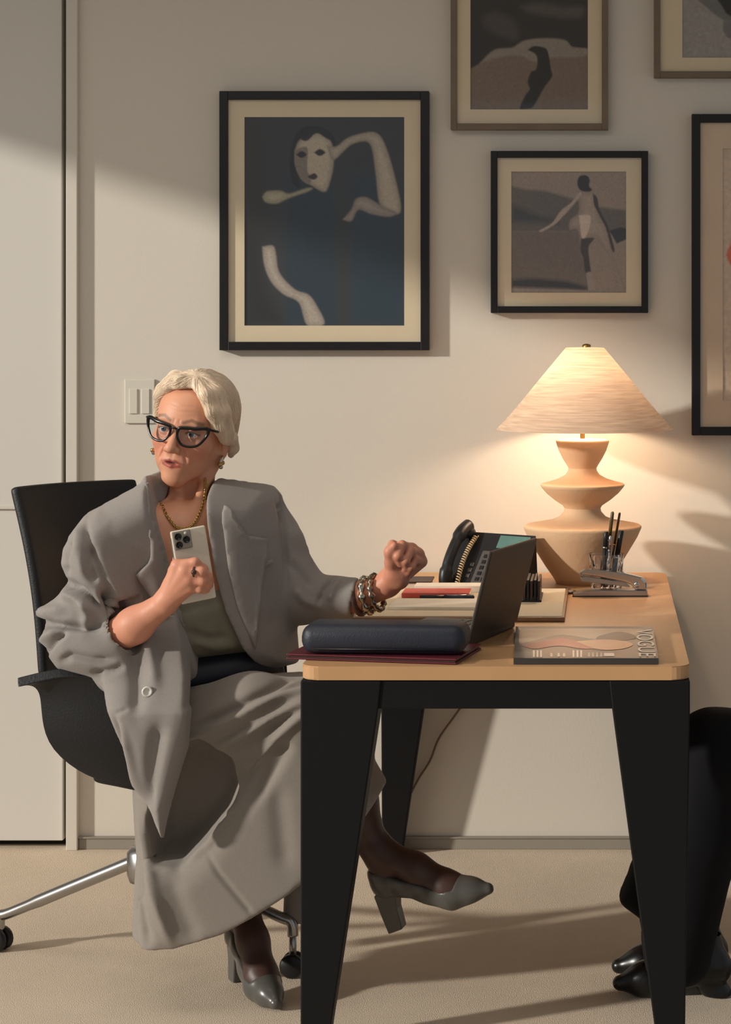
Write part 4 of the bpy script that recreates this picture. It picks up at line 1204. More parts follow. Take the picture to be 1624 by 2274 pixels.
chL = [([P(720, 1333, -1.105), P(790, 1326, -1.12), wl], [0.030, 0.029, 0.0255], 0.02)]
for i in range(4):
    chL.append(([wl + (mcl[i] - wl) * 0.15, mcl[i]], [0.020, 0.0135], 0.016))
    r = [0.0100, 0.0103, 0.0098, 0.0088][i]
    chL.append(([mcl[i], pil[i], dil[i], til[i]], [r * 1.12, r, r * 0.92, r * 0.8], 0.004))
chL.append(([wl, L3(872, 1275, -0.022), L3(868, 1248, -0.034), L3(866, 1224, -0.046), L3(876, 1212, -0.050)], [0.019, 0.0160, 0.0120, 0.0098, 0.0080], 0.009))
def exL(F):
    F.ell(L3(888, 1282, -0.016), (0.022, 0.020, 0.026), 0.012)
V3, Q3 = limb_field(chL, 0.0017, 0.045, exL)
c3 = skin_col(V3, (208, 140, 112))
# lower legs and feet (in stockings)
def shoe_frame(o, fwd, up):
    fwd = fwd.normalized(); up = (up - fwd * up.dot(fwd)).normalized(); sd = fwd.cross(up)
    return frame_mat(o, fwd, sd, up)
gF = Vector((0.50, -0.866, 0))
M1 = shoe_frame(Vector((-0.768, -1.128, 0.0)), gF, Vector((0, 0, 1)))          # foot on the floor
pr_a = math.radians(24)
f2_ = Vector((math.cos(pr_a), -0.30, math.sin(pr_a))); M2 = shoe_frame(P(878, 2066, -1.15) + f2_ * 0.028, f2_, Vector((-math.sin(pr_a), 0, math.cos(pr_a))))
def foot_chain(M):
    q = lambda *a: M @ Vector(a)
    return [([q(0.012, 0, 0.165), q(0.072, 0, 0.108), q(0.125, 0, 0.046), q(0.170, 0, 0.026)], [0.033, 0.0315, 0.033, 0.018], 0.02),
            ([q(0.012, 0, 0.170), q(0.002, 0, 0.112)], [0.032, 0.0275], 0.02)]
ch1 = foot_chain(M1) + [([P(640, 1760, -1.16), P(612, 1900, -1.165), M1 @ Vector((0.012, 0, 0.19))], [0.056, 0.050, 0.033], 0.02)]
V4, Q4 = limb_field(ch1, 0.003, 0.065)
ch2 = foot_chain(M2) + [([P(715, 1640, -1.2), P(785, 1775, -1.17), M2 @ Vector((0.004, 0, 0.20))], [0.058, 0.049, 0.034], 0.02)]
V5, Q5 = limb_field(ch2, 0.003, 0.065)
# hidden trunk and thighs that join everything under the clothes
Ft = Field((-1.13, -1.37, 0.44), (-0.46, -0.98, 1.06), 0.007)
Ft.pillow(chest, TY, 0.070, 0.09, 0.03)
Ft.cone(P(430, 1380, -1.15), P(410, 1590, -1.14), 0.080, 0.085, 0.05)
Ft.chain([P(430, 1560, -1.14), P(560, 1575, -1.17), P(715, 1640, -1.2)], [0.045, 0.048, 0.050], 0.03)
Ft.chain([P(430, 1600, -1.10), P(560, 1630, -1.10), P(640, 1755, -1.16)], [0.055, 0.055, 0.052], 0.03)
Ft.chain([P(240, 1190, -1.25), P(215, 1320, -1.29), P(228, 1432, -1.335)], [0.030, 0.028, 0.028], 0.02)
Ft.chain([P(560, 1150, -1.08), P(625, 1260, -1.08), P(680, 1335, -1.10)], [0.030, 0.028, 0.028], 0.02)
V6, Q6 = Ft.mesh(2)
brown = np.tile(np.array(lin((72, 50, 44))), (1, 1))
sets = [(V1, Q1, c1), (V2, Q2, c2), (V3, Q3, c3), (V6, Q6, skin_col(V6))]
def join(sets):
    off = 0; vs, qs, cs = [], [], []
    for v, q, c in sets:
        vs.append(v); qs.append(q + off); cs.append(c); off += len(v)
    return np.concatenate(vs), np.concatenate(qs), np.concatenate(cs)
Vb, Qb, Cb = join(sets)
body = np_mesh('body', Vb, Qb, SKIN, woman, Cb)
Vs, Qs, Cs = join([(V4, Q4, np.tile(brown, (len(V4), 1))), (V5, Q5, np.tile(brown, (len(V5), 1)))])
tag(np_mesh('stockings', Vs, Qs, STOCK, woman, Cs), 'sheer dark brown stockings')

# eyes
gaze = (hf + hx * -0.04 + hu * 0.02).normalized()
for s in (-1, 1):
    c = HL(s * 0.031, 0.0715, 0.003)
    bm = bmesh.new()
    gx = gaze.orthogonal().normalized(); gy = gaze.cross(gx)
    bm_lathe(bm, [(0.0122 * math.sin(a), -0.0122 * math.cos(a)) for a in [math.pi * k / 14 for k in range(15)]], (0, 0, 0), 24, frame_mat(c, gx, gy, gaze))
    eb = bm_obj('eye', bm, EYEW, body, True)
    bm = bmesh.new(); bm_lathe(bm, [(0, 0.0126), (0.003, 0.0125), (0.0058, 0.0112), (0.0060, 0.0104)], (0, 0, 0), 24, frame_mat(c, gx, gy, gaze))
    bm_obj('iris', bm, IRIS, body, True)
    bm = bmesh.new(); bm_lathe(bm, [(0, 0.0130), (0.0025, 0.0128), (0.0026, 0.0122)], (0, 0, 0), 20, frame_mat(c, gx, gy, gaze))
    bm_obj('pupil', bm, PUPIL, body, True)

# hair -------------------------------------------------------------------
FH = Field(tuple(np.array(HC) - np.array([0.135, 0.14, 0.125])), tuple(np.array(HC) + np.array([0.135, 0.15, 0.145])), 0.0022)
E = lambda c, r, k=0.02, neg=False: FH.ell(HL(*c), r, k, HR, neg)
E((0, -0.022, 0.040), (0.081, 0.102, 0.086))
E((0.012, 0.010, 0.078), (0.064, 0.070, 0.050))
E((0, -0.066, -0.004), (0.068, 0.050, 0.058))
# carve the face opening in the head frame
op = np.array([(-0.115, -0.16), (-0.115, 0.0), (-0.080, 0.020), (-0.072, 0.052), (-0.056, 0.078), (-0.022, 0.094), (0.010, 0.097), (0.030, 0.090), (0.048, 0.056), (0.062, 0.020), (0.072, -0.010), (0.082, -0.022), (0.115, -0.026), (0.115, -0.16)])
def face_cut(X, Y, Z):
    x, y, z = X - HC[0], Y - HC[1], Z - HC[2]
    a = x * HR[0, 0] + y * HR[1, 0] + z * HR[2, 0]
    b = x * HR[0, 1] + y * HR[1, 1] + z * HR[2, 1]
    c = x * HR[0, 2] + y * HR[1, 2] + z * HR[2, 2]
    sd = poly_sd(op, a, c)
    back = np.where(c > 0.0, 0.012, -0.004 + 0.25 * np.clip(c, -0.15, 0))
    back = np.where(a < 0, back - 0.010, back)
    return np.maximum(sd, back - b).astype(np.float32)
FH.put(face_cut, FH.lo, FH.lo + FH.h * FH.n, 0.006, True)
# locks
def lock(pts, r): FH.chain([HL(*p) for p in pts], r, 0.010)
lock([(0.020, 0.058, 0.106), (0.044, 0.070, 0.088), (0.062, 0.066, 0.056), (0.073, 0.048, 0.024), (0.081, 0.020, -0.002), (0.083, -0.004, -0.014)], [0.012, 0.013, 0.013, 0.012, 0.010, 0.006])
lock([(0.020, 0.036, 0.114), (0.054, 0.048, 0.092), (0.074, 0.040, 0.056), (0.083, 0.016, 0.016), (0.085, -0.012, -0.010)], [0.014, 0.016, 0.015, 0.012, 0.007])
lock([(0.010, 0.058, 0.108), (-0.020, 0.066, 0.104), (-0.048, 0.056, 0.090), (-0.070, 0.034, 0.064), (-0.080, 0.004, 0.034)], [0.011, 0.013, 0.013, 0.013, 0.011])
lock([(0.000, 0.040, 0.116), (-0.040, 0.040, 0.104), (-0.070, 0.020, 0.072), (-0.082, -0.008, 0.036)], [0.013, 0.016, 0.016, 0.014])
lock([(-0.076, 0.018, 0.042), (-0.080, 0.004, 0.012), (-0.078, -0.006, -0.008)], [0.010, 0.009, 0.005])
lock([(0.084, -0.016, 0.0), (0.083, -0.032, -0.026), (0.074, -0.045, -0.044)], [0.010, 0.010, 0.007])
E((0.074, -0.006, -0.030), (0.020, 0.014, 0.018), 0.004, True)       # ear shows below the hair
Vh, Qh = FH.mesh(5)
Nh = normals(Vh, Qh); Lh = (Vh - np.array(HC)) @ HR
part = np.array([0.004, 0.045, 0.108]); q = Lh - part
axv = np.array([0.0, 0.35, 0.94]); e1 = np.array([1.0, 0, 0]); e2 = np.cross(axv, e1)
az = np.arctan2(q @ e2, q @ e1); rad = np.linalg.norm(q, axis=1)
gr = 0.0005 * np.sin(17 * az + 2 * np.sin(22 * rad)) + 0.0003 * np.sin(47 * az + 2 * np.sin(30 * rad + 2 * az)) + 0.00025 * np.sin(113 * az + 25 * rad)
Vh = Vh + Nh * (gr * np.clip(rad / 0.03, 0, 1))[:, None]
hair = np_mesh('hair', Vh, Qh, HAIRM, woman)
bvhh = bvh_of(Vh, Qh); partW = HL(0.012, 0.050, 0.112)
bm = bmesh.new()
cand = np.where(Lh[:, 2] > -0.045)[0]
vis_ = cand[(Nh[cand] @ np.array((0.2, -1, 0.2))) > -0.2]
seeds = np.concatenate([rng.choice(vis_, 1900, replace=False), rng.choice(cand, 500, replace=False)])
for i in seeds:
    p = Vector(Vh[i]); pts = []
    for k in range(int(rng.integers(6, 13))):
        r_ = bvhh.find_nearest(p)
        lo_, no_ = r_[0], r_[1]
        pts.append(lo_ + no_ * 0.0002)
        t_ = (lo_ - partW); t_ = t_ - no_ * t_.dot(no_)
        if t_.length < 1e-5: break
        t_ = t_.normalized() * 0.8 - hu * 0.35; t_ = t_ - no_ * t_.dot(no_)
        if t_.length < 1e-5: break
        p = lo_ + t_.normalized() * 0.0065
        if (p - HC).dot(hu) < -0.055: break
    if len(pts) > 3:
        n_ = len(pts); w0 = rng.uniform(0.0004, 0.0008)
        bm_tube(bm, pts, [0.0001 + w0 * math.sin(math.pi * (j + 0.4) / n_) for j in range(n_)], 4)
tag(bm_obj('hair_strands', bm, HAIRM, hair, True), kind='stuff')

# top and waistband -------------------------------------------------------
Fc = Field((P(330, 0, -1.2).x, -1.42, P(0, 1540, -1.2).z), (P(640, 0, -1.2).x, -1.02, P(0, 1250, -1.2).z), 0.004)
Fc.pillow(xz([(352, 1345), (400, 1322), (440, 1312), (480, 1296), (520, 1285), (600, 1290), (600, 1462), (350, 1470)], Y0), lambda x, z: TY(x, z), 0.114, 0.05, 0.004)
Fc.pillow(xz([(360, 1300), (600, 1270), (600, 1462), (350, 1470)], Y0), lambda x, z: TY(x, z), 0.104, 0.04, 0.004)
Fc.cut(xz([(300, 1240), (620, 1200), (620, 1262), (520, 1285), (480, 1296), (440, 1312), (400, 1322), (352, 1345), (300, 1365)], Y0), lambda x, z: -9 + 0 * x, lambda x, z: 9 + 0 * x, 0.002)
Vc, Qc = Fc.mesh(3); Nc = normals(Vc, Qc)
stroke(Vc, Nc, [(430, 1385), (470, 1405), (520, 1410)], Y0, 0.008, -0.006)
stroke(Vc, Nc, [(440, 1410), (490, 1430), (540, 1428)], Y0, 0.008, 0.005)
stroke(Vc, Nc, [(470, 1320), (485, 1370), (510, 1420)], Y0, 0.010, -0.004)
np_mesh('camisole_top', Vc, Qc, TOPM, woman)
Fb = Field((P(380, 0, -1.2).x, -1.42, P(0, 1560, -1.2).z), (P(660, 0, -1.2).x, -0.98, P(0, 1420, -1.2).z), 0.004)
Fb.pillow(xz([(400, 1448), (460, 1440), (540, 1432), (600, 1436), (615, 1540), (400, 1545)], Y0), lambda x, z: TY(x, z), 0.117, 0.05, 0.004)
Vw, Qw = Fb.mesh(2)
np_mesh('waistband', Vw, Qw, BELTM, woman)

# skirt ---------------------------------------------------------------------
SK = Field((P(270, 0, -1.2).x, -1.42, P(0, 2110, -1.2).z), (P(880, 0, -1.2).x, -0.98, P(0, 1470, -1.2).z), 0.0045)
outline = [(300, 1640), (330, 1570), (440, 1522), (500, 1506), (580, 1500), (665, 1497), (740, 1508), (800, 1540), (826, 1590), (828, 1700), (856, 1750), (860, 1800), (720, 1960), (560, 2090), (300, 2100), (308, 1900), (302, 1740)]
SYC = lambda x, z: -1.205 + 0.10 * (x - x0c)
SK.pillow(xz(outline, Y0), SYC, 0.135, 0.10, 0.01)
# near thigh and knee push the cloth forward
SK.chain([P(430, 1600, -1.27), P(560, 1580, -1.285), P(700, 1590, -1.27), P(770, 1600, -1.24)], [0.070, 0.070, 0.068, 0.055], 0.05)
# lower drape hangs forward of the recess
SK.pillow(xz([(345, 2085), (330, 1960), (365, 1900), (430, 1895), (480, 1850), (552, 1745), (600, 1660), (660, 1560), (720, 1580), (760, 1700), (760, 1900), (600, 2090)], Y0), lambda x, z: -1.325 + 0.05 * (x - x0c), 0.036, 0.05, 0.02)
# deep hollow between the jacket tail and the lifted hem side
hol = xz([(350, 1885), (350, 1780), (400, 1630), (470, 1605), (545, 1655), (560, 1725), (538, 1782), (488, 1842), (432, 1890)], Y0)
SK.pillow(hol, lambda x, z: -1.40 + 0 * x, 0.190, 0.05, 0.005, True)
# cut along the hem
hem = xz([(318, 2063), (370, 2064), (420, 2058), (470, 2045), (520, 2030), (590, 1993), (665, 1945), (735, 1890), (800, 1825), (834, 1778), (853, 1748), (960, 1760), (900, 2200), (200, 2200), (250, 2062)], Y0)
SK.cut(hem, lambda x, z: -9 + 0 * x, lambda x, z: 9 + 0 * x, 0.003)
SK.cut(xz([(828, 1705), (856, 1748), (960, 1748), (960, 1540), (843, 1540)], Y0), lambda x, z: -9 + 0 * x, lambda x, z: 9 + 0 * x, 0.003)
SK.pillow(xz([(628, 2052), (633, 1966), (690, 1925), (706, 1915), (700, 2052)], -1.06), lambda x, z: -1.06 + 0 * x, 0.03, 0.03, 0.01)
Vk, Qk = main_piece(*SK.mesh(3)); Nk = normals(Vk, Qk)
for pts, w_, a_ in (([(425, 1602), (520, 1556), (600, 1520), (668, 1498), (760, 1480)], 0.010, -0.014),
                    ([(432, 1616), (520, 1578), (600, 1535), (668, 1508), (760, 1490)], 0.007, 0.010),
                    ([(470, 1640), (560, 1590), (630, 1550), (680, 1526), (760, 1500)], 0.010, -0.010),
                    ([(490, 1636), (570, 1598), (620, 1566), (680, 1536), (760, 1510)], 0.010, 0.010),
                    ([(500, 1655), (590, 1610), (640, 1578), (690, 1550), (760, 1520)], 0.010, -0.010),
                    ([(556, 1690), (600, 1650), (640, 1606), (690, 1560), (760, 1530)], 0.011, 0.012),
                    ([(556, 1745), (530, 1785), (492, 1838), (440, 1884)], 0.006, 0.008),
                    ([(580, 1760), (620, 1690), (650, 1640), (668, 1610)], 0.014, -0.010),
                    ([(330, 1760), (350, 1860), (390, 1980), (420, 2055)], 0.012, 0.012),
                    ([(318, 1800), (330, 1900), (352, 2000), (372, 2062)], 0.014, -0.012),
                    ([(405, 1890), (440, 1980), (470, 2045)], 0.018, -0.006),
                    ([(488, 1852), (520, 1900), (570, 1962), (592, 1990)], 0.004, -0.005),
                    ([(640, 1700), (650, 1800), (660, 1900)], 0.02, -0.006)):
    stroke(Vk, Nk, pts, Y0, w_, a_)
Vk = lap(Vk, Qk, 1)
np_mesh('skirt', Vk, Qk, SKIRTM, woman)

# jacket ---------------------------------------------------------------------
J = Field((P(75, 0, -1.2).x, -1.47, P(0, 1890, -1.2).z), (P(850, 0, -1.1).x, -0.95, P(0, 1035, -1.2).z), 0.0042)
torso = [(338, 1060), (300, 1084), (215, 1132), (180, 1180), (190, 1300), (205, 1420), (215, 1500), (240, 1560), (330, 1600), (420, 1575), (455, 1535), (600, 1500), (645, 1492), (628, 1300), (618, 1180), (604, 1110), (586, 1088), (520, 1074), (464, 1064), (400, 1050)]
J.pillow(xz(torso, Y0), TY, 0.130, 0.075, 0.01)
# collar roll round the neck
J.chain([P(350, 1120, -1.27), P(336, 1072, -1.235), P(372, 1052, -1.10), P(440, 1052, -1.07), P(466, 1078, -1.14), P(474, 1130, -1.20)], [0.012, 0.014, 0.014, 0.014, 0.013, 0.012], 0.02)
# right sleeve (image left)
slv = [(222, 1128), (170, 1170), (143, 1215), (139, 1250), (156, 1288), (132, 1322), (95, 1350), (108, 1374), (104, 1400), (113, 1445), (140, 1480), (230, 1497), (305, 1486), (328, 1468), (330, 1438), (278, 1372), (300, 1330), (285, 1200), (270, 1140)]
J.pillow(xz(slv, -1.3), lambda x, z: -1.305 + 0.10 * (z - 0.9), 0.078, 0.065, 0.02)
J.ell(P(225, 1435, -1.345), (0.098, 0.058, 0.060), 0.02)
# cuff mouth round the bare forearm
J.cone(P(205, 1446, -1.330), P(266, 1409, -1.357), 0.050, 0.049, 0.012)
J.cut(xz([(252, 1340), (292, 1452), (340, 1440), (300, 1330)], -1.38), lambda x, z: -9 + 0 * x, lambda x, z: -1.335 + 0 * x, 0.004)
J.cone(P(262, 1411, -1.355), P(340, 1363, -1.395), 0.0415, 0.050, 0.003, True)
# left sleeve
J.chain([P(576, 1128, -1.07), P(612, 1200, -1.08), P(652, 1300, -1.09), P(668, 1328, -1.095)], [0.050, 0.050, 0.056, 0.056], 0.03)
J.chain([P(664, 1326, -1.095), P(740, 1330, -1.11), P(797, 1328, -1.12)], [0.052, 0.045, 0.044], 0.02)
J.cut(xz([(800, 1260), (793, 1300), (783, 1345), (790, 1400), (880, 1400), (880, 1240)], -1.12), lambda x, z: -9 + 0 * x, lambda x, z: 9 + 0 * x, 0.004)
J.cone(P(785, 1328, -1.118), P(850, 1324, -1.13), 0.035, 0.036, 0.003, True)
# hanging right front panel
tail = [(214, 1480), (235, 1560), (300, 1722), (340, 1812), (363, 1868), (372, 1820), (392, 1745), (440, 1592), (457, 1530), (445, 1450), (420, 1380), (300, 1400)]
J.pillow(xz(tail, -1.40), lambda x, z: -1.405 + 0.06 * (x - x0c) + 0.095 * np.clip((z - 0.63) / 0.14, 0, 1), 0.034, 0.045, 0.035)
# open front
opn = xz([(330, 1030), (475, 1030), (470, 1100), (478, 1180), (490, 1260), (512, 1350), (545, 1430), (582, 1490), (600, 1530), (458, 1532), (453, 1470), (440, 1418), (424, 1370), (402, 1280), (384, 1200), (356, 1120)], Y0)
J.cut(opn, lambda x, z: -9 + 0 * x, lambda x, z: TY(x, z) + 0.0, 0.006)
J.cut(xz([(466, 1480), (474, 1520), (560, 1500), (600, 1500), (660, 1496), (700, 1700), (490, 1700), (462, 1600)], Y0), lambda x, z: -9 + 0 * x, lambda x, z: 9 + 0 * x, 0.004)
J.cone(HL(0, -0.03, -0.06), P(408, 1110, -1.14), 0.060, 0.060, 0.01, True)
Vj, Qj = main_piece(*J.mesh(2)); Nj = normals(Vj, Qj)
for pts, w_, a_ in (([(215, 1140), (235, 1190), (262, 1260), (290, 1320)], 0.006, -0.006),       # armhole seam
                    ([(205, 1150), (212, 1210), (232, 1270)], 0.016, 0.010),
                    ([(240, 1190), (236, 1240), (250, 1282)], 0.012, -0.008),
                    ([(262, 1285), (282, 1330), (300, 1368)], 0.012, -0.026),
                    ([(190, 1180), (176, 1225), (180, 1270)], 0.010, -0.007),
                    ([(160, 1290), (195, 1285), (230, 1300), (268, 1345)], 0.011, -0.020),
                    ([(165, 1305), (205, 1310), (250, 1340)], 0.012, 0.010),
                    ([(220, 1310), (232, 1345), (225, 1385)], 0.012, 0.010),
                    ([(112, 1374), (150, 1368), (210, 1370), (270, 1372)], 0.009, -0.020),
                    ([(120, 1446), (155, 1405), (190, 1378)], 0.007, -0.012),
                    ([(110, 1420), (140, 1392), (170, 1378)], 0.010, 0.008),
                    ([(165, 1450), (200, 1430), (250, 1440), (300, 1440)], 0.010, -0.008),
                    ([(235, 1475), (280, 1465), (318, 1450)], 0.010, -0.008),
                    ([(95, 1352), (130, 1345), (190, 1330)], 0.012, 0.008),
                    ([(592, 1095), (606, 1160), (616, 1240), (622, 1330)], 0.006, -0.008),         # left armhole
                    ([(625, 1180), (650, 1235), (690, 1275)], 0.012, 0.007),
                    ([(622, 1260), (650, 1285), (680, 1320)], 0.012, -0.008),
                    ([(690, 1360), (705, 1320), (730, 1292)], 0.007, -0.009),
                    ([(716, 1350), (728, 1318), (742, 1298)], 0.006, 0.005),
                    ([(640, 1320), (660, 1345), (700, 1362)], 0.012, 0.008),
                    ([(300, 1340), (330, 1420), (345, 1500), (350, 1560)], 0.018, -0.009),
                    ([(330, 1340), (362, 1430), (385, 1510)], 0.016, 0.007),
                    ([(228, 1500), (262, 1590), (310, 1700), (345, 1800)], 0.012, -0.012),
                    ([(300, 1546), (322, 1640), (342, 1750), (356, 1850)], 0.006, -0.012),
                    ([(314, 1560), (336, 1650), (354, 1760), (362, 1850)], 0.010, 0.008),
                    ([(302, 1546), (316, 1542), (330, 1536)], 0.004, -0.004),
                    ([(400, 1560), (385, 1650), (372, 1760)], 0.02, -0.010),
                    ([(560, 1240), (590, 1330), (605, 1430)], 0.02, -0.006),
                    ([(330, 1250), (350, 1330), (380, 1390)], 0.02, -0.006)):
    stroke(Vj, Nj, pts, -1.25, w_ * 0.75, a_ * 1.35)
Vj = lap(Vj, Qj, 1)
jk = np_mesh('blazer', Vj, Qj, SUIT, woman)
bj = bvh_of(Vj, Qj)
drape('lapel', [(320, 1078), (332, 1070), (342, 1112), (372, 1196), (392, 1282), (416, 1372), (428, 1408), (408, 1400), (372, 1360), (335, 1322), (300, 1276), (330, 1250), (334, 1238), (334, 1205), (318, 1112)], [bj], SUIT, jk, 0.011, 0.006)
drape('lapel', [(492, 1140), (498, 1122), (514, 1128), (526, 1156), (548, 1188), (596, 1196), (594, 1232), (588, 1262), (580, 1330), (572, 1400), (567, 1440), (557, 1420), (527, 1350), (506, 1262), (496, 1180), (492, 1160)], [bj], SUIT, jk, 0.006, 0.004)
drape('pocket_welt', [(540, 1262), (606, 1240), (608, 1252), (543, 1274)], [bj], SUIT, jk, 0.003, 0.003)
h_ = hit([bj], 328, 1535)
bp_ = h_[0] + Vector((0, -0.005, 0)) if h_ else P(328, 1535, -1.42)
bz = Vector((0.3, -0.95, 0.1)).normalized(); bx_ = bz.orthogonal().normalized()
bm = bmesh.new(); bm_lathe(bm, [(0, 0.0015), (0.006, 0.0015), (0.0075, 0.0035), (0.0098, 0.0035), (0.0106, 0.001), (0.0106, -0.002), (0, -0.002)], (0, 0, 0), 24, frame_mat(bp_, bx_, bz.cross(bx_), bz))
tag(bm_obj('button', bm, WHITEB, jk, True), 'pearl white button')

# shoes -----------------------------------------------------------------------
def make_shoe(M, label):
    pts = [M @ Vector(q) for q in ((-0.06, -0.06, -0.01), (0.27, 0.06, 0.16), (-0.06, 0.06, 0.16), (0.27, -0.06, -0.01), (-0.06, -0.06, 0.16), (0.27, 0.06, -0.01))]
    a = np.array([tuple(p) for p in pts])
    Fs = Field(a.min(0) - 0.01, a.max(0) + 0.01, 0.0026)
    q = lambda *v: M @ Vector(v)
    Fs.chain([q(-0.002, 0, 0.104), q(0.044, 0, 0.090), q(0.088, 0, 0.058), q(0.130, 0, 0.034), q(0.170, 0, 0.024), q(0.206, 0, 0.016)], [0.0320, 0.0330, 0.0350, 0.0370, 0.0270, 0.0130], 0.015)
    Fs.cone(q(-0.004, 0, 0.125), q(-0.002, 0, 0.10), 0.030, 0.0320, 0.01)
    R = np.array(M.to_3x3()); o = np.array(M.translation)
    def loc(X, Y, Z):
        x, y, z = X - o[0], Y - o[1], Z - o[2]
        return [x * R[0, i] + y * R[1, i] + z * R[2, i] for i in range(3)]
    us = [-0.08, -0.02, 0.028, 0.072, 0.120, 0.145, 0.156, 0.163, 0.30]
    zs_ = [0.146, 0.142, 0.112, 0.084, 0.052, 0.046, 0.060, 0.20, 0.25]
    ub = [-0.08, 0.0, 0.045, 0.088, 0.126, 0.176, 0.30]
    zb2 = [0.072, 0.070, 0.058, 0.026, 0.002, 0.0015, 0.008]
    def over(X, Y, Z):
        u, s_, z = loc(X, Y, Z); return (np.interp(u, us, zs_) - z).astype(np.float32)
    def under(X, Y, Z):
        u, s_, z = loc(X, Y, Z); return (z - np.interp(u, ub, zb2)).astype(np.float32)
    hi = Fs.lo + Fs.h * Fs.n
    Fs.put(over, Fs.lo, hi, 0.003, True); Fs.put(under, Fs.lo, hi, 0.003, True)
    V, Q = Fs.mesh(2)
    sh_ = np_mesh('shoe', V, Q, SHOEM, woman)
    sh_['label'] = label
    # block heel
    v = []
    for z, u0, u1, w_ in ((0.0, -0.040, -0.006, 0.015), (0.045, -0.038, 0.002, 0.016), (0.088, -0.032, 0.020, 0.022)):
        v += [q(u0, -w_, z), q(u1, -w_, z), q(u1, w_, z), q(u0, w_, z)]
    f = [(0, 3, 2, 1), (8, 9, 10, 11)] + [(b0 + k, b0 + (k + 1) % 4, b0 + 4 + (k + 1) % 4, b0 + 4 + k) for b0 in (0, 4) for k in range(4)]
    ho = mesh('block_heel', v, f, SHOEM, sh_)
    bv = ho.modifiers.new('edge', 'BEVEL'); bv.width = 0.003; bv.segments = 2
make_shoe(M1, 'grey high heeled pump standing on the carpet')
make_shoe(M2, 'grey high heeled pump on the raised crossed foot')

# glasses ---------------------------------------------------------------------
gl = empty('eyeglasses', HL(0, 0.09, 0), 'black cat-eye eyeglasses worn by the blonde woman', 'eyeglasses')
def rim(s):
    o = [(0.0075, 0.006), (0.011, 0.0150), (0.024, 0.0180), (0.043, 0.0195), (0.0600, 0.0228), (0.0668, 0.0208), (0.0670, 0.012), (0.0625, 0.000), (0.052, -0.0145), (0.036, -0.0195), (0.020, -0.0170), (0.0098, -0.005)]
    out = []
    for x, z in o:
        y = 0.0965 - 3.6 * max(x - 0.012, 0) ** 2 * 1.6
        out.append(HL(s * x, y + 0.004, z - 0.001))
    return out
fr_bm = bmesh.new()
for s in (-1, 1):
    rp = rim(s); cl = spline(rp + [rp[0]], 5)[:-1]
    n = len(cl)
    rads = [0.0026 + 0.0016 * max(0, min(1, ((p - HC).dot(hu) - 0.0) / 0.02)) for p in cl]
    bm_tube(fr_bm, cl, rads, 8, True)
    # temple arm
    bm_tube(fr_bm, spline([HL(s * 0.0655, 0.086, 0.0225), HL(s * 0.0765, 0.070, 0.018), HL(s * 0.079, 0.03, 0.012), HL(s * 0.080, -0.005, 0.010), HL(s * 0.080, -0.02, -0.006)], 5), 0.0026, 8)
    cen = sum(cl, Vector()) / n
    mesh('lens', [cen + hf * 0.0008] + cl, [(0, k + 1, (k + 1) % n + 1) for k in range(n)], LENSGLASS, gl, True)
bm_tube(fr_bm, spline([HL(-0.0085, 0.0995, 0.010), HL(0, 0.1035, 0.013), HL(0.0085, 0.0995, 0.010)], 5), 0.0024, 8)
bm_obj('glasses_frame', fr_bm, ACET, gl, True)

# jewellery --------------------------------------------------------------------
for s, lab in ((-1, 'silver drop earring at the shaded left of the woman\'s face'), (1, 'silver drop earring below the visible ear')):
    lab = 'silver drop earring at the left edge of her face' if s < 0 else 'silver knot earring below her visible ear'
    c = HL(s * 0.074, 0.004, -0.052)
    er = empty('earring', c, lab, 'earring', 'pair of silver earrings')
    bm = bmesh.new()
    bm_tube(bm, [c + (hx * math.cos(a) * 0.3 + hf * math.cos(a) * 0.95 + hu * math.sin(a)) * 0.009 for a in [k * 2 * math.pi / 20 for k in range(20)]], 0.0036, 8, True)
    bm_obj('hoop', bm, SILVER, er, True)
    for dx, dz in ((0.0, -0.012), (0.008, -0.006), (-0.006, -0.004)):
        bm = bmesh.new(); bmesh.ops.create_icosphere(bm, subdivisions=2, radius=0.0048, matrix=Matrix.Translation(c + hf * (0.003 + dx) + hu * dz + hx * s * 0.003))
        bm_obj('bead', bm, GOLD if dx else SILVER, er, True)
bvb = bvh_of(V1, Q1)
nk = []
for px, py in ((457, 1066), (457, 1076), (456, 1088), (455, 1100), (452, 1116), (448, 1130), (442, 1144), (436, 1156), (428, 1166), (418, 1172), (404, 1174), (390, 1168), (378, 1154), (368, 1138), (360, 1120), (352, 1104), (346, 1092)):
    h_ = hit([bvb], px, py)
    if h_: nk.append(h_[0] + Vector((0, -0.0035, 0)))
nk = spline(nk, 4)
bm = bmesh.new()
step = max(1, 1)
for i in range(0, len(nk) - 1, 1):
    p = nk[i]; d = (nk[i + 1] - nk[i]).normalized(); sd1 = d.cross(Vector((0, -1, 0))).normalized(); sd2 = d.cross(sd1)
    r_ = sd1 if i % 2 else sd2
    bm_tube(bm, [p + d * (0.0056 * math.cos(a)) + r_ * (0.0030 * math.sin(a)) for a in [k * 2 * math.pi / 10 for k in range(10)]], 0.0009, 5, True)
tag(bm_obj('necklace', bm, GOLD, None, True), 'gold link necklace round the woman\'s bare neck', 'necklace')
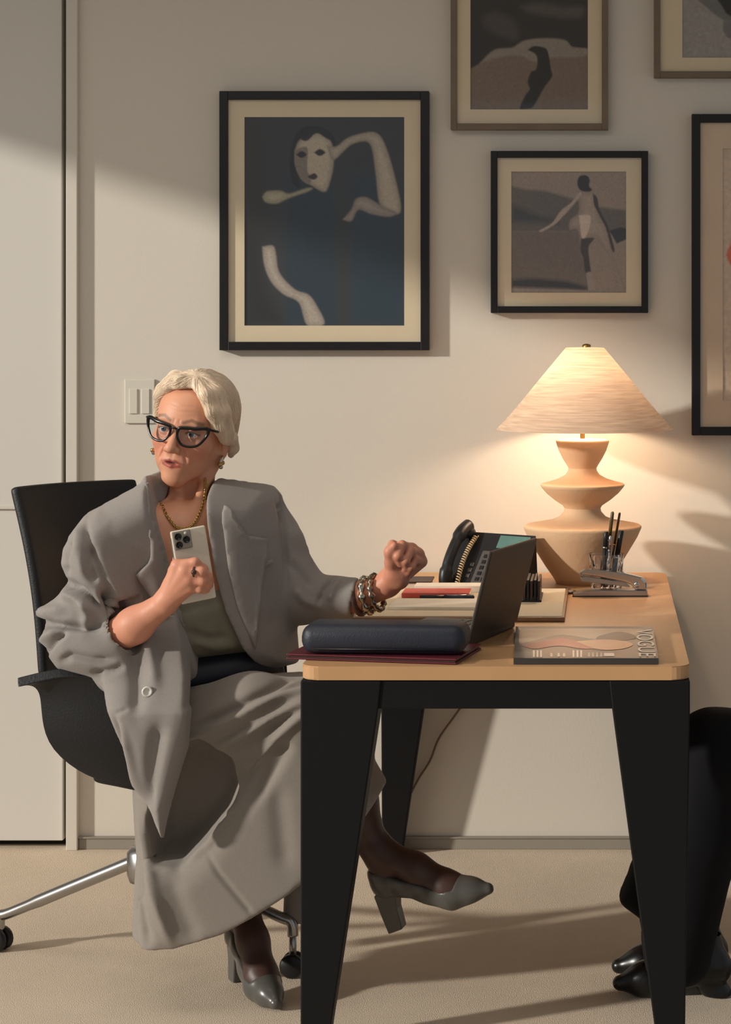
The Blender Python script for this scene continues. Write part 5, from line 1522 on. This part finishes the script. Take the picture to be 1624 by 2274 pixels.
# bracelets on the raised wrist
ad = (wl - P(790, 1326, -1.12)).normalized(); a1 = ad.orthogonal().normalized(); a2 = ad.cross(a1)
ctr = lambda t: P(790, 1326, -1.12).lerp(wl, t)
def bracelet(t, r, rt, mt, label, lumps=0, tilt=0.0, drop=0.0):
    c = ctr(t) - Vector((0, 0, drop)); pts, rr_ = [], []
    n = 40
    for k in range(n):
        a = 2 * math.pi * k / n
        pts.append(c + a1 * r * math.cos(a) + a2 * r * math.sin(a) + ad * tilt * math.cos(a) )
        rr_.append(rt * (1 + (0.45 * math.sin(lumps * a) if lumps else 0)))
    bm = bmesh.new(); bm_tube(bm, pts, rr_, 8, True)
    tag(bm_obj('bracelet', bm, mt, None, True), label, 'bracelet', 'bracelets on her raised wrist')
bracelet(0.12, 0.034, 0.0066, BANGLE, 'dark brown horn bangle at the blazer cuff of the raised arm', 0, 0.006, 0.004)
bracelet(0.42, 0.035, 0.0066, SILVER, 'knobbly silver bracelet in the middle of the raised wrist', 9, 0.006, 0.005)
bracelet(0.72, 0.036, 0.0056, mat('aged_silver', (150, 136, 118), 0.3, 1.0, noise=60, var=0.1), 'dark silver chain bracelet nearest the raised fist', 14, 0.006, 0.006)
# ring on the phone hand
rc_ = mcp[1].lerp(pip[1], 0.62); rd = (pip[1] - mcp[1]).normalized(); r1_ = rd.orthogonal().normalized(); r2_ = rd.cross(r1_)
bm = bmesh.new(); bm_tube(bm, [rc_ + (r1_ * math.cos(a) + r2_ * math.sin(a)) * 0.0108 for a in [k * 2 * math.pi / 20 for k in range(20)]], 0.0022, 8, True)
bmesh.ops.create_icosphere(bm, subdivisions=2, radius=0.0055, matrix=Matrix.Translation(rc_ + Vector((0, -0.012, 0))))
tag(bm_obj('ring', bm, BANGLE, None, True), 'dark stone ring on the hand holding the phone', 'ring')

# the smartphone in her hand
pn = Vector((0.42, -0.90, 0.05)).normalized()
pu = Vector((-0.16, 0.0, 0.985)); pu = (pu - pn * pu.dot(pn)).normalized(); px_ = pu.cross(pn)
px_ = px_ if px_.x > 0 else -px_
pcn = P(429, 1254, hy + 0.012)
Mph = frame_mat(pcn, px_, pu, pn)
sp = empty('smartphone', pcn, 'cream smartphone with triple camera held against the chest', 'smartphone')
bm = bmesh.new(); bm_box(bm, (-0.0355, -0.0735, -0.004), (0.0355, 0.0735, 0.004), Mph, 0.0032, 3)
bm_obj('phone_case', bm, PHONEW, sp, False)
box('steel_rim', (-0.0366, -0.060, -0.0022), (-0.0350, 0.060, 0.0022), CHROME, sp, Mph, bevel=0.0006)
box('display', (-0.033, -0.071, -0.0046), (0.033, 0.071, -0.0039), BLKPLAS, sp, Mph)
cb = box('camera_bump', (-0.0325, 0.035, 0.0038), (0.0035, 0.071, 0.0060), mat('camera_glass', (150, 142, 128), 0.2, noise=20, var=0.03), sp, Mph, bevel=0.0018)
for lx_, ly2 in ((-0.0225, 0.061), (-0.0225, 0.0445), (-0.0068, 0.0528)):
    bm = bmesh.new(); bm_lathe(bm, [(0, 0.0066), (0.0052, 0.0066), (0.0054, 0.0078), (0.0070, 0.0078), (0.0072, 0.0056), (0, 0.0056)], (0, 0, 0), 20, Mph @ Matrix.Translation((lx_, ly2, 0)))
    bm_obj('camera_lens', bm, ACET, cb, True)
bm = bmesh.new(); bm_lathe(bm, [(0, 0.0066), (0.003, 0.0066), (0.003, 0.0056), (0, 0.0056)], (0, 0, 0), 16, Mph @ Matrix.Translation((-0.0068, 0.0655, 0)))
bm_obj('camera_flash', bm, PLATEW, cb, True)

# ------------------------------------------------------------------ the visitor at the right edge
vis = empty('person', (0.45, -1.2, 0), 'visitor in black clothes and black shoes, only legs showing at the right', 'person')
FV = Field((-0.01, -1.50, 0.02), (0.98, -0.80, 1.46), 0.010)
vp = lambda a, b, y=-1.2: P(a, b, y)
hipv = Vector((0.66, -1.20, 0.53))
kn1, kn2 = P(1585, 1664, -1.28), P(1580, 1672, -1.10)
FV.chain([hipv + Vector((0, -0.09, 0)), kn1], [0.095, 0.078], 0.04); FV.chain([hipv + Vector((0, 0.09, 0)), kn2], [0.095, 0.074], 0.04)
FV.ell(P(1625, 1678, -1.2), (0.11, 0.15, 0.074), 0.03)
FV.chain([kn1, P(1545, 1860, -1.28), P(1500, 2120, -1.27)], [0.080, 0.090, 0.075], 0.03)
FV.chain([kn2, P(1530, 1880, -1.10), P(1475, 2090, -1.10)], [0.076, 0.085, 0.072], 0.03)
# a trouser hem that kicks forward
FV.pillow(xz([(1405, 1920), (1370, 2008), (1392, 2030), (1425, 2052), (1520, 2060), (1560, 1880), (1450, 1840)], -1.2), lambda x, z: -1.16 + 0 * x, 0.06, 0.04, 0.01)
FV.cut(xz([(1280, 1900), (1404, 1918), (1369, 2009), (1420, 2053), (1434, 2130), (1500, 2158), (1600, 2150), (1640, 2260), (1280, 2260)], -1.2), lambda x, z: -9 + 0 * x, lambda x, z: 9 + 0 * x, 0.004)
FV.chain([hipv, Vector((0.70, -1.2, 0.80)), Vector((0.72, -1.2, 0.98))], [0.15, 0.145, 0.13], 0.05)
FV.ell((0.72, -1.2, 1.0), (0.12, 0.20, 0.08), 0.05)
for s in (-1, 1):
    FV.chain([Vector((0.72, -1.2 + s * 0.20, 1.01)), Vector((0.68, -1.2 + s * 0.25, 0.78)), Vector((0.46, -1.2 + s * 0.14, 0.66))], [0.058, 0.050, 0.040], 0.03)
Vv, Qv = FV.mesh(2)
np_mesh('black_suit', Vv, Qv, BLACKC, vis)
Fh2 = Field((0.40, -1.40, 0.58), (0.86, -1.0, 1.46), 0.006)
Fh2.chain([Vector((0.72, -1.2, 1.04)), Vector((0.71, -1.2, 1.14))], [0.055, 0.052], 0.02)
Fh2.ell((0.70, -1.2, 1.25), (0.095, 0.074, 0.112), 0.03); Fh2.ell((0.645, -1.2, 1.20), (0.040, 0.045, 0.055), 0.03)
Fh2.cone((0.612, -1.2, 1.245), (0.590, -1.2, 1.222), 0.010, 0.012, 0.012)
for s in (-1, 1):
    w0 = Vector((0.47, -1.2 + s * 0.14, 0.665)); tip_ = w0 + Vector((-0.03, -s * 0.05, 0.0))
    Fh2.chain([w0, tip_], [0.028, 0.030], 0.012)
    for k in range(4):
        b_ = tip_ + Vector((-0.015, (k - 1.5) * 0.017, 0.004)); Fh2.chain([b_, b_ + Vector((-0.03, -s * 0.012, -0.006)), b_ + Vector((-0.05, -s * 0.02, -0.022))], [0.011, 0.0095, 0.008], 0.004)
    Fh2.chain([tip_ + Vector((0.02, -s * 0.02, 0)), tip_ + Vector((-0.02, -s * 0.05, 0.01))], [0.012, 0.009], 0.008)
Vy, Qy = Fh2.mesh(2)
np_mesh('body', Vy, Qy, SKIN, vis, skin_col(Vy))
def visitor_shoe(tipx, tipy, y, L=0.255, lab=''):
    t = onz(tipx, tipy, 0.006); yv = t.y
    a = np.array([t.x - 0.01, yv - 0.055, -0.001]); b = np.array([t.x + L + 0.02, yv + 0.055, 0.13])
    Fs = Field(a, b, 0.004)
    Fs.chain([Vector((t.x + 0.018, yv, 0.026)), Vector((t.x + 0.07, yv, 0.034)), Vector((t.x + 0.14, yv, 0.048)), Vector((t.x + L - 0.04, yv, 0.058))], [0.016, 0.034, 0.036, 0.034], 0.02)
    Fs.cone(Vector((t.x + L - 0.05, yv, 0.07)), Vector((t.x + L - 0.06, yv, 0.12)), 0.034, 0.032, 0.02)
    Fs.cut([(t.x + 0.115, -0.02), (t.x + 0.125, 0.018), (t.x + L - 0.075, 0.026), (t.x + L - 0.07, -0.02)], lambda x, z: -9 + 0 * x, lambda x, z: 9 + 0 * x, 0.004)
    Fs.cut([(t.x - 0.1, -0.05), (t.x - 0.1, 0.001), (t.x + 0.6, 0.001), (t.x + 0.6, -0.05)], lambda x, z: -9 + 0 * x, lambda x, z: 9 + 0 * x, 0.002)
    Fs.cone(Vector((t.x + L - 0.055, yv, 0.03)), Vector((t.x + L - 0.035, yv, 0.004)), 0.028, 0.028, 0.006)
    Fs.cut([(t.x - 0.1, -0.05), (t.x - 0.1, 0.001), (t.x + 0.6, 0.001), (t.x + 0.6, -0.05)], lambda x, z: -9 + 0 * x, lambda x, z: 9 + 0 * x, 0.002)
    V, Q = Fs.mesh(1)
    o = np_mesh('shoe', V, Q, mat('black_polished_leather' + lab[:3], (16, 16, 18), 0.3, noise=40, var=0.08), vis)
    o['label'] = lab
visitor_shoe(1358, 2204, -1.27, 0.258, 'near black leather shoe')
visitor_shoe(1356, 2166, -1.12, 0.258, 'far black leather shoe')
# the visitor's chair, just outside the frame
vc = empty('visitor_chair', (0.70, -1.2, 0), 'black chair under the visitor at the right edge', 'chair')
box('seat', (0.46, -1.44, 0.385), (0.90, -0.96, 0.43), BLKLEATH, vc, bevel=0.015, seg=3)
box('backrest', (0.88, -1.42, 0.44), (0.93, -0.98, 0.92), BLKLEATH, vc, bevel=0.02, seg=3)
for ax_ in (0.50, 0.87):
    for ay_ in (-1.40, -1.0):
        tube('leg', [(ax_, ay_, 0), (ax_, ay_, 0.385)], 0.014, STEEL, vc, 10)
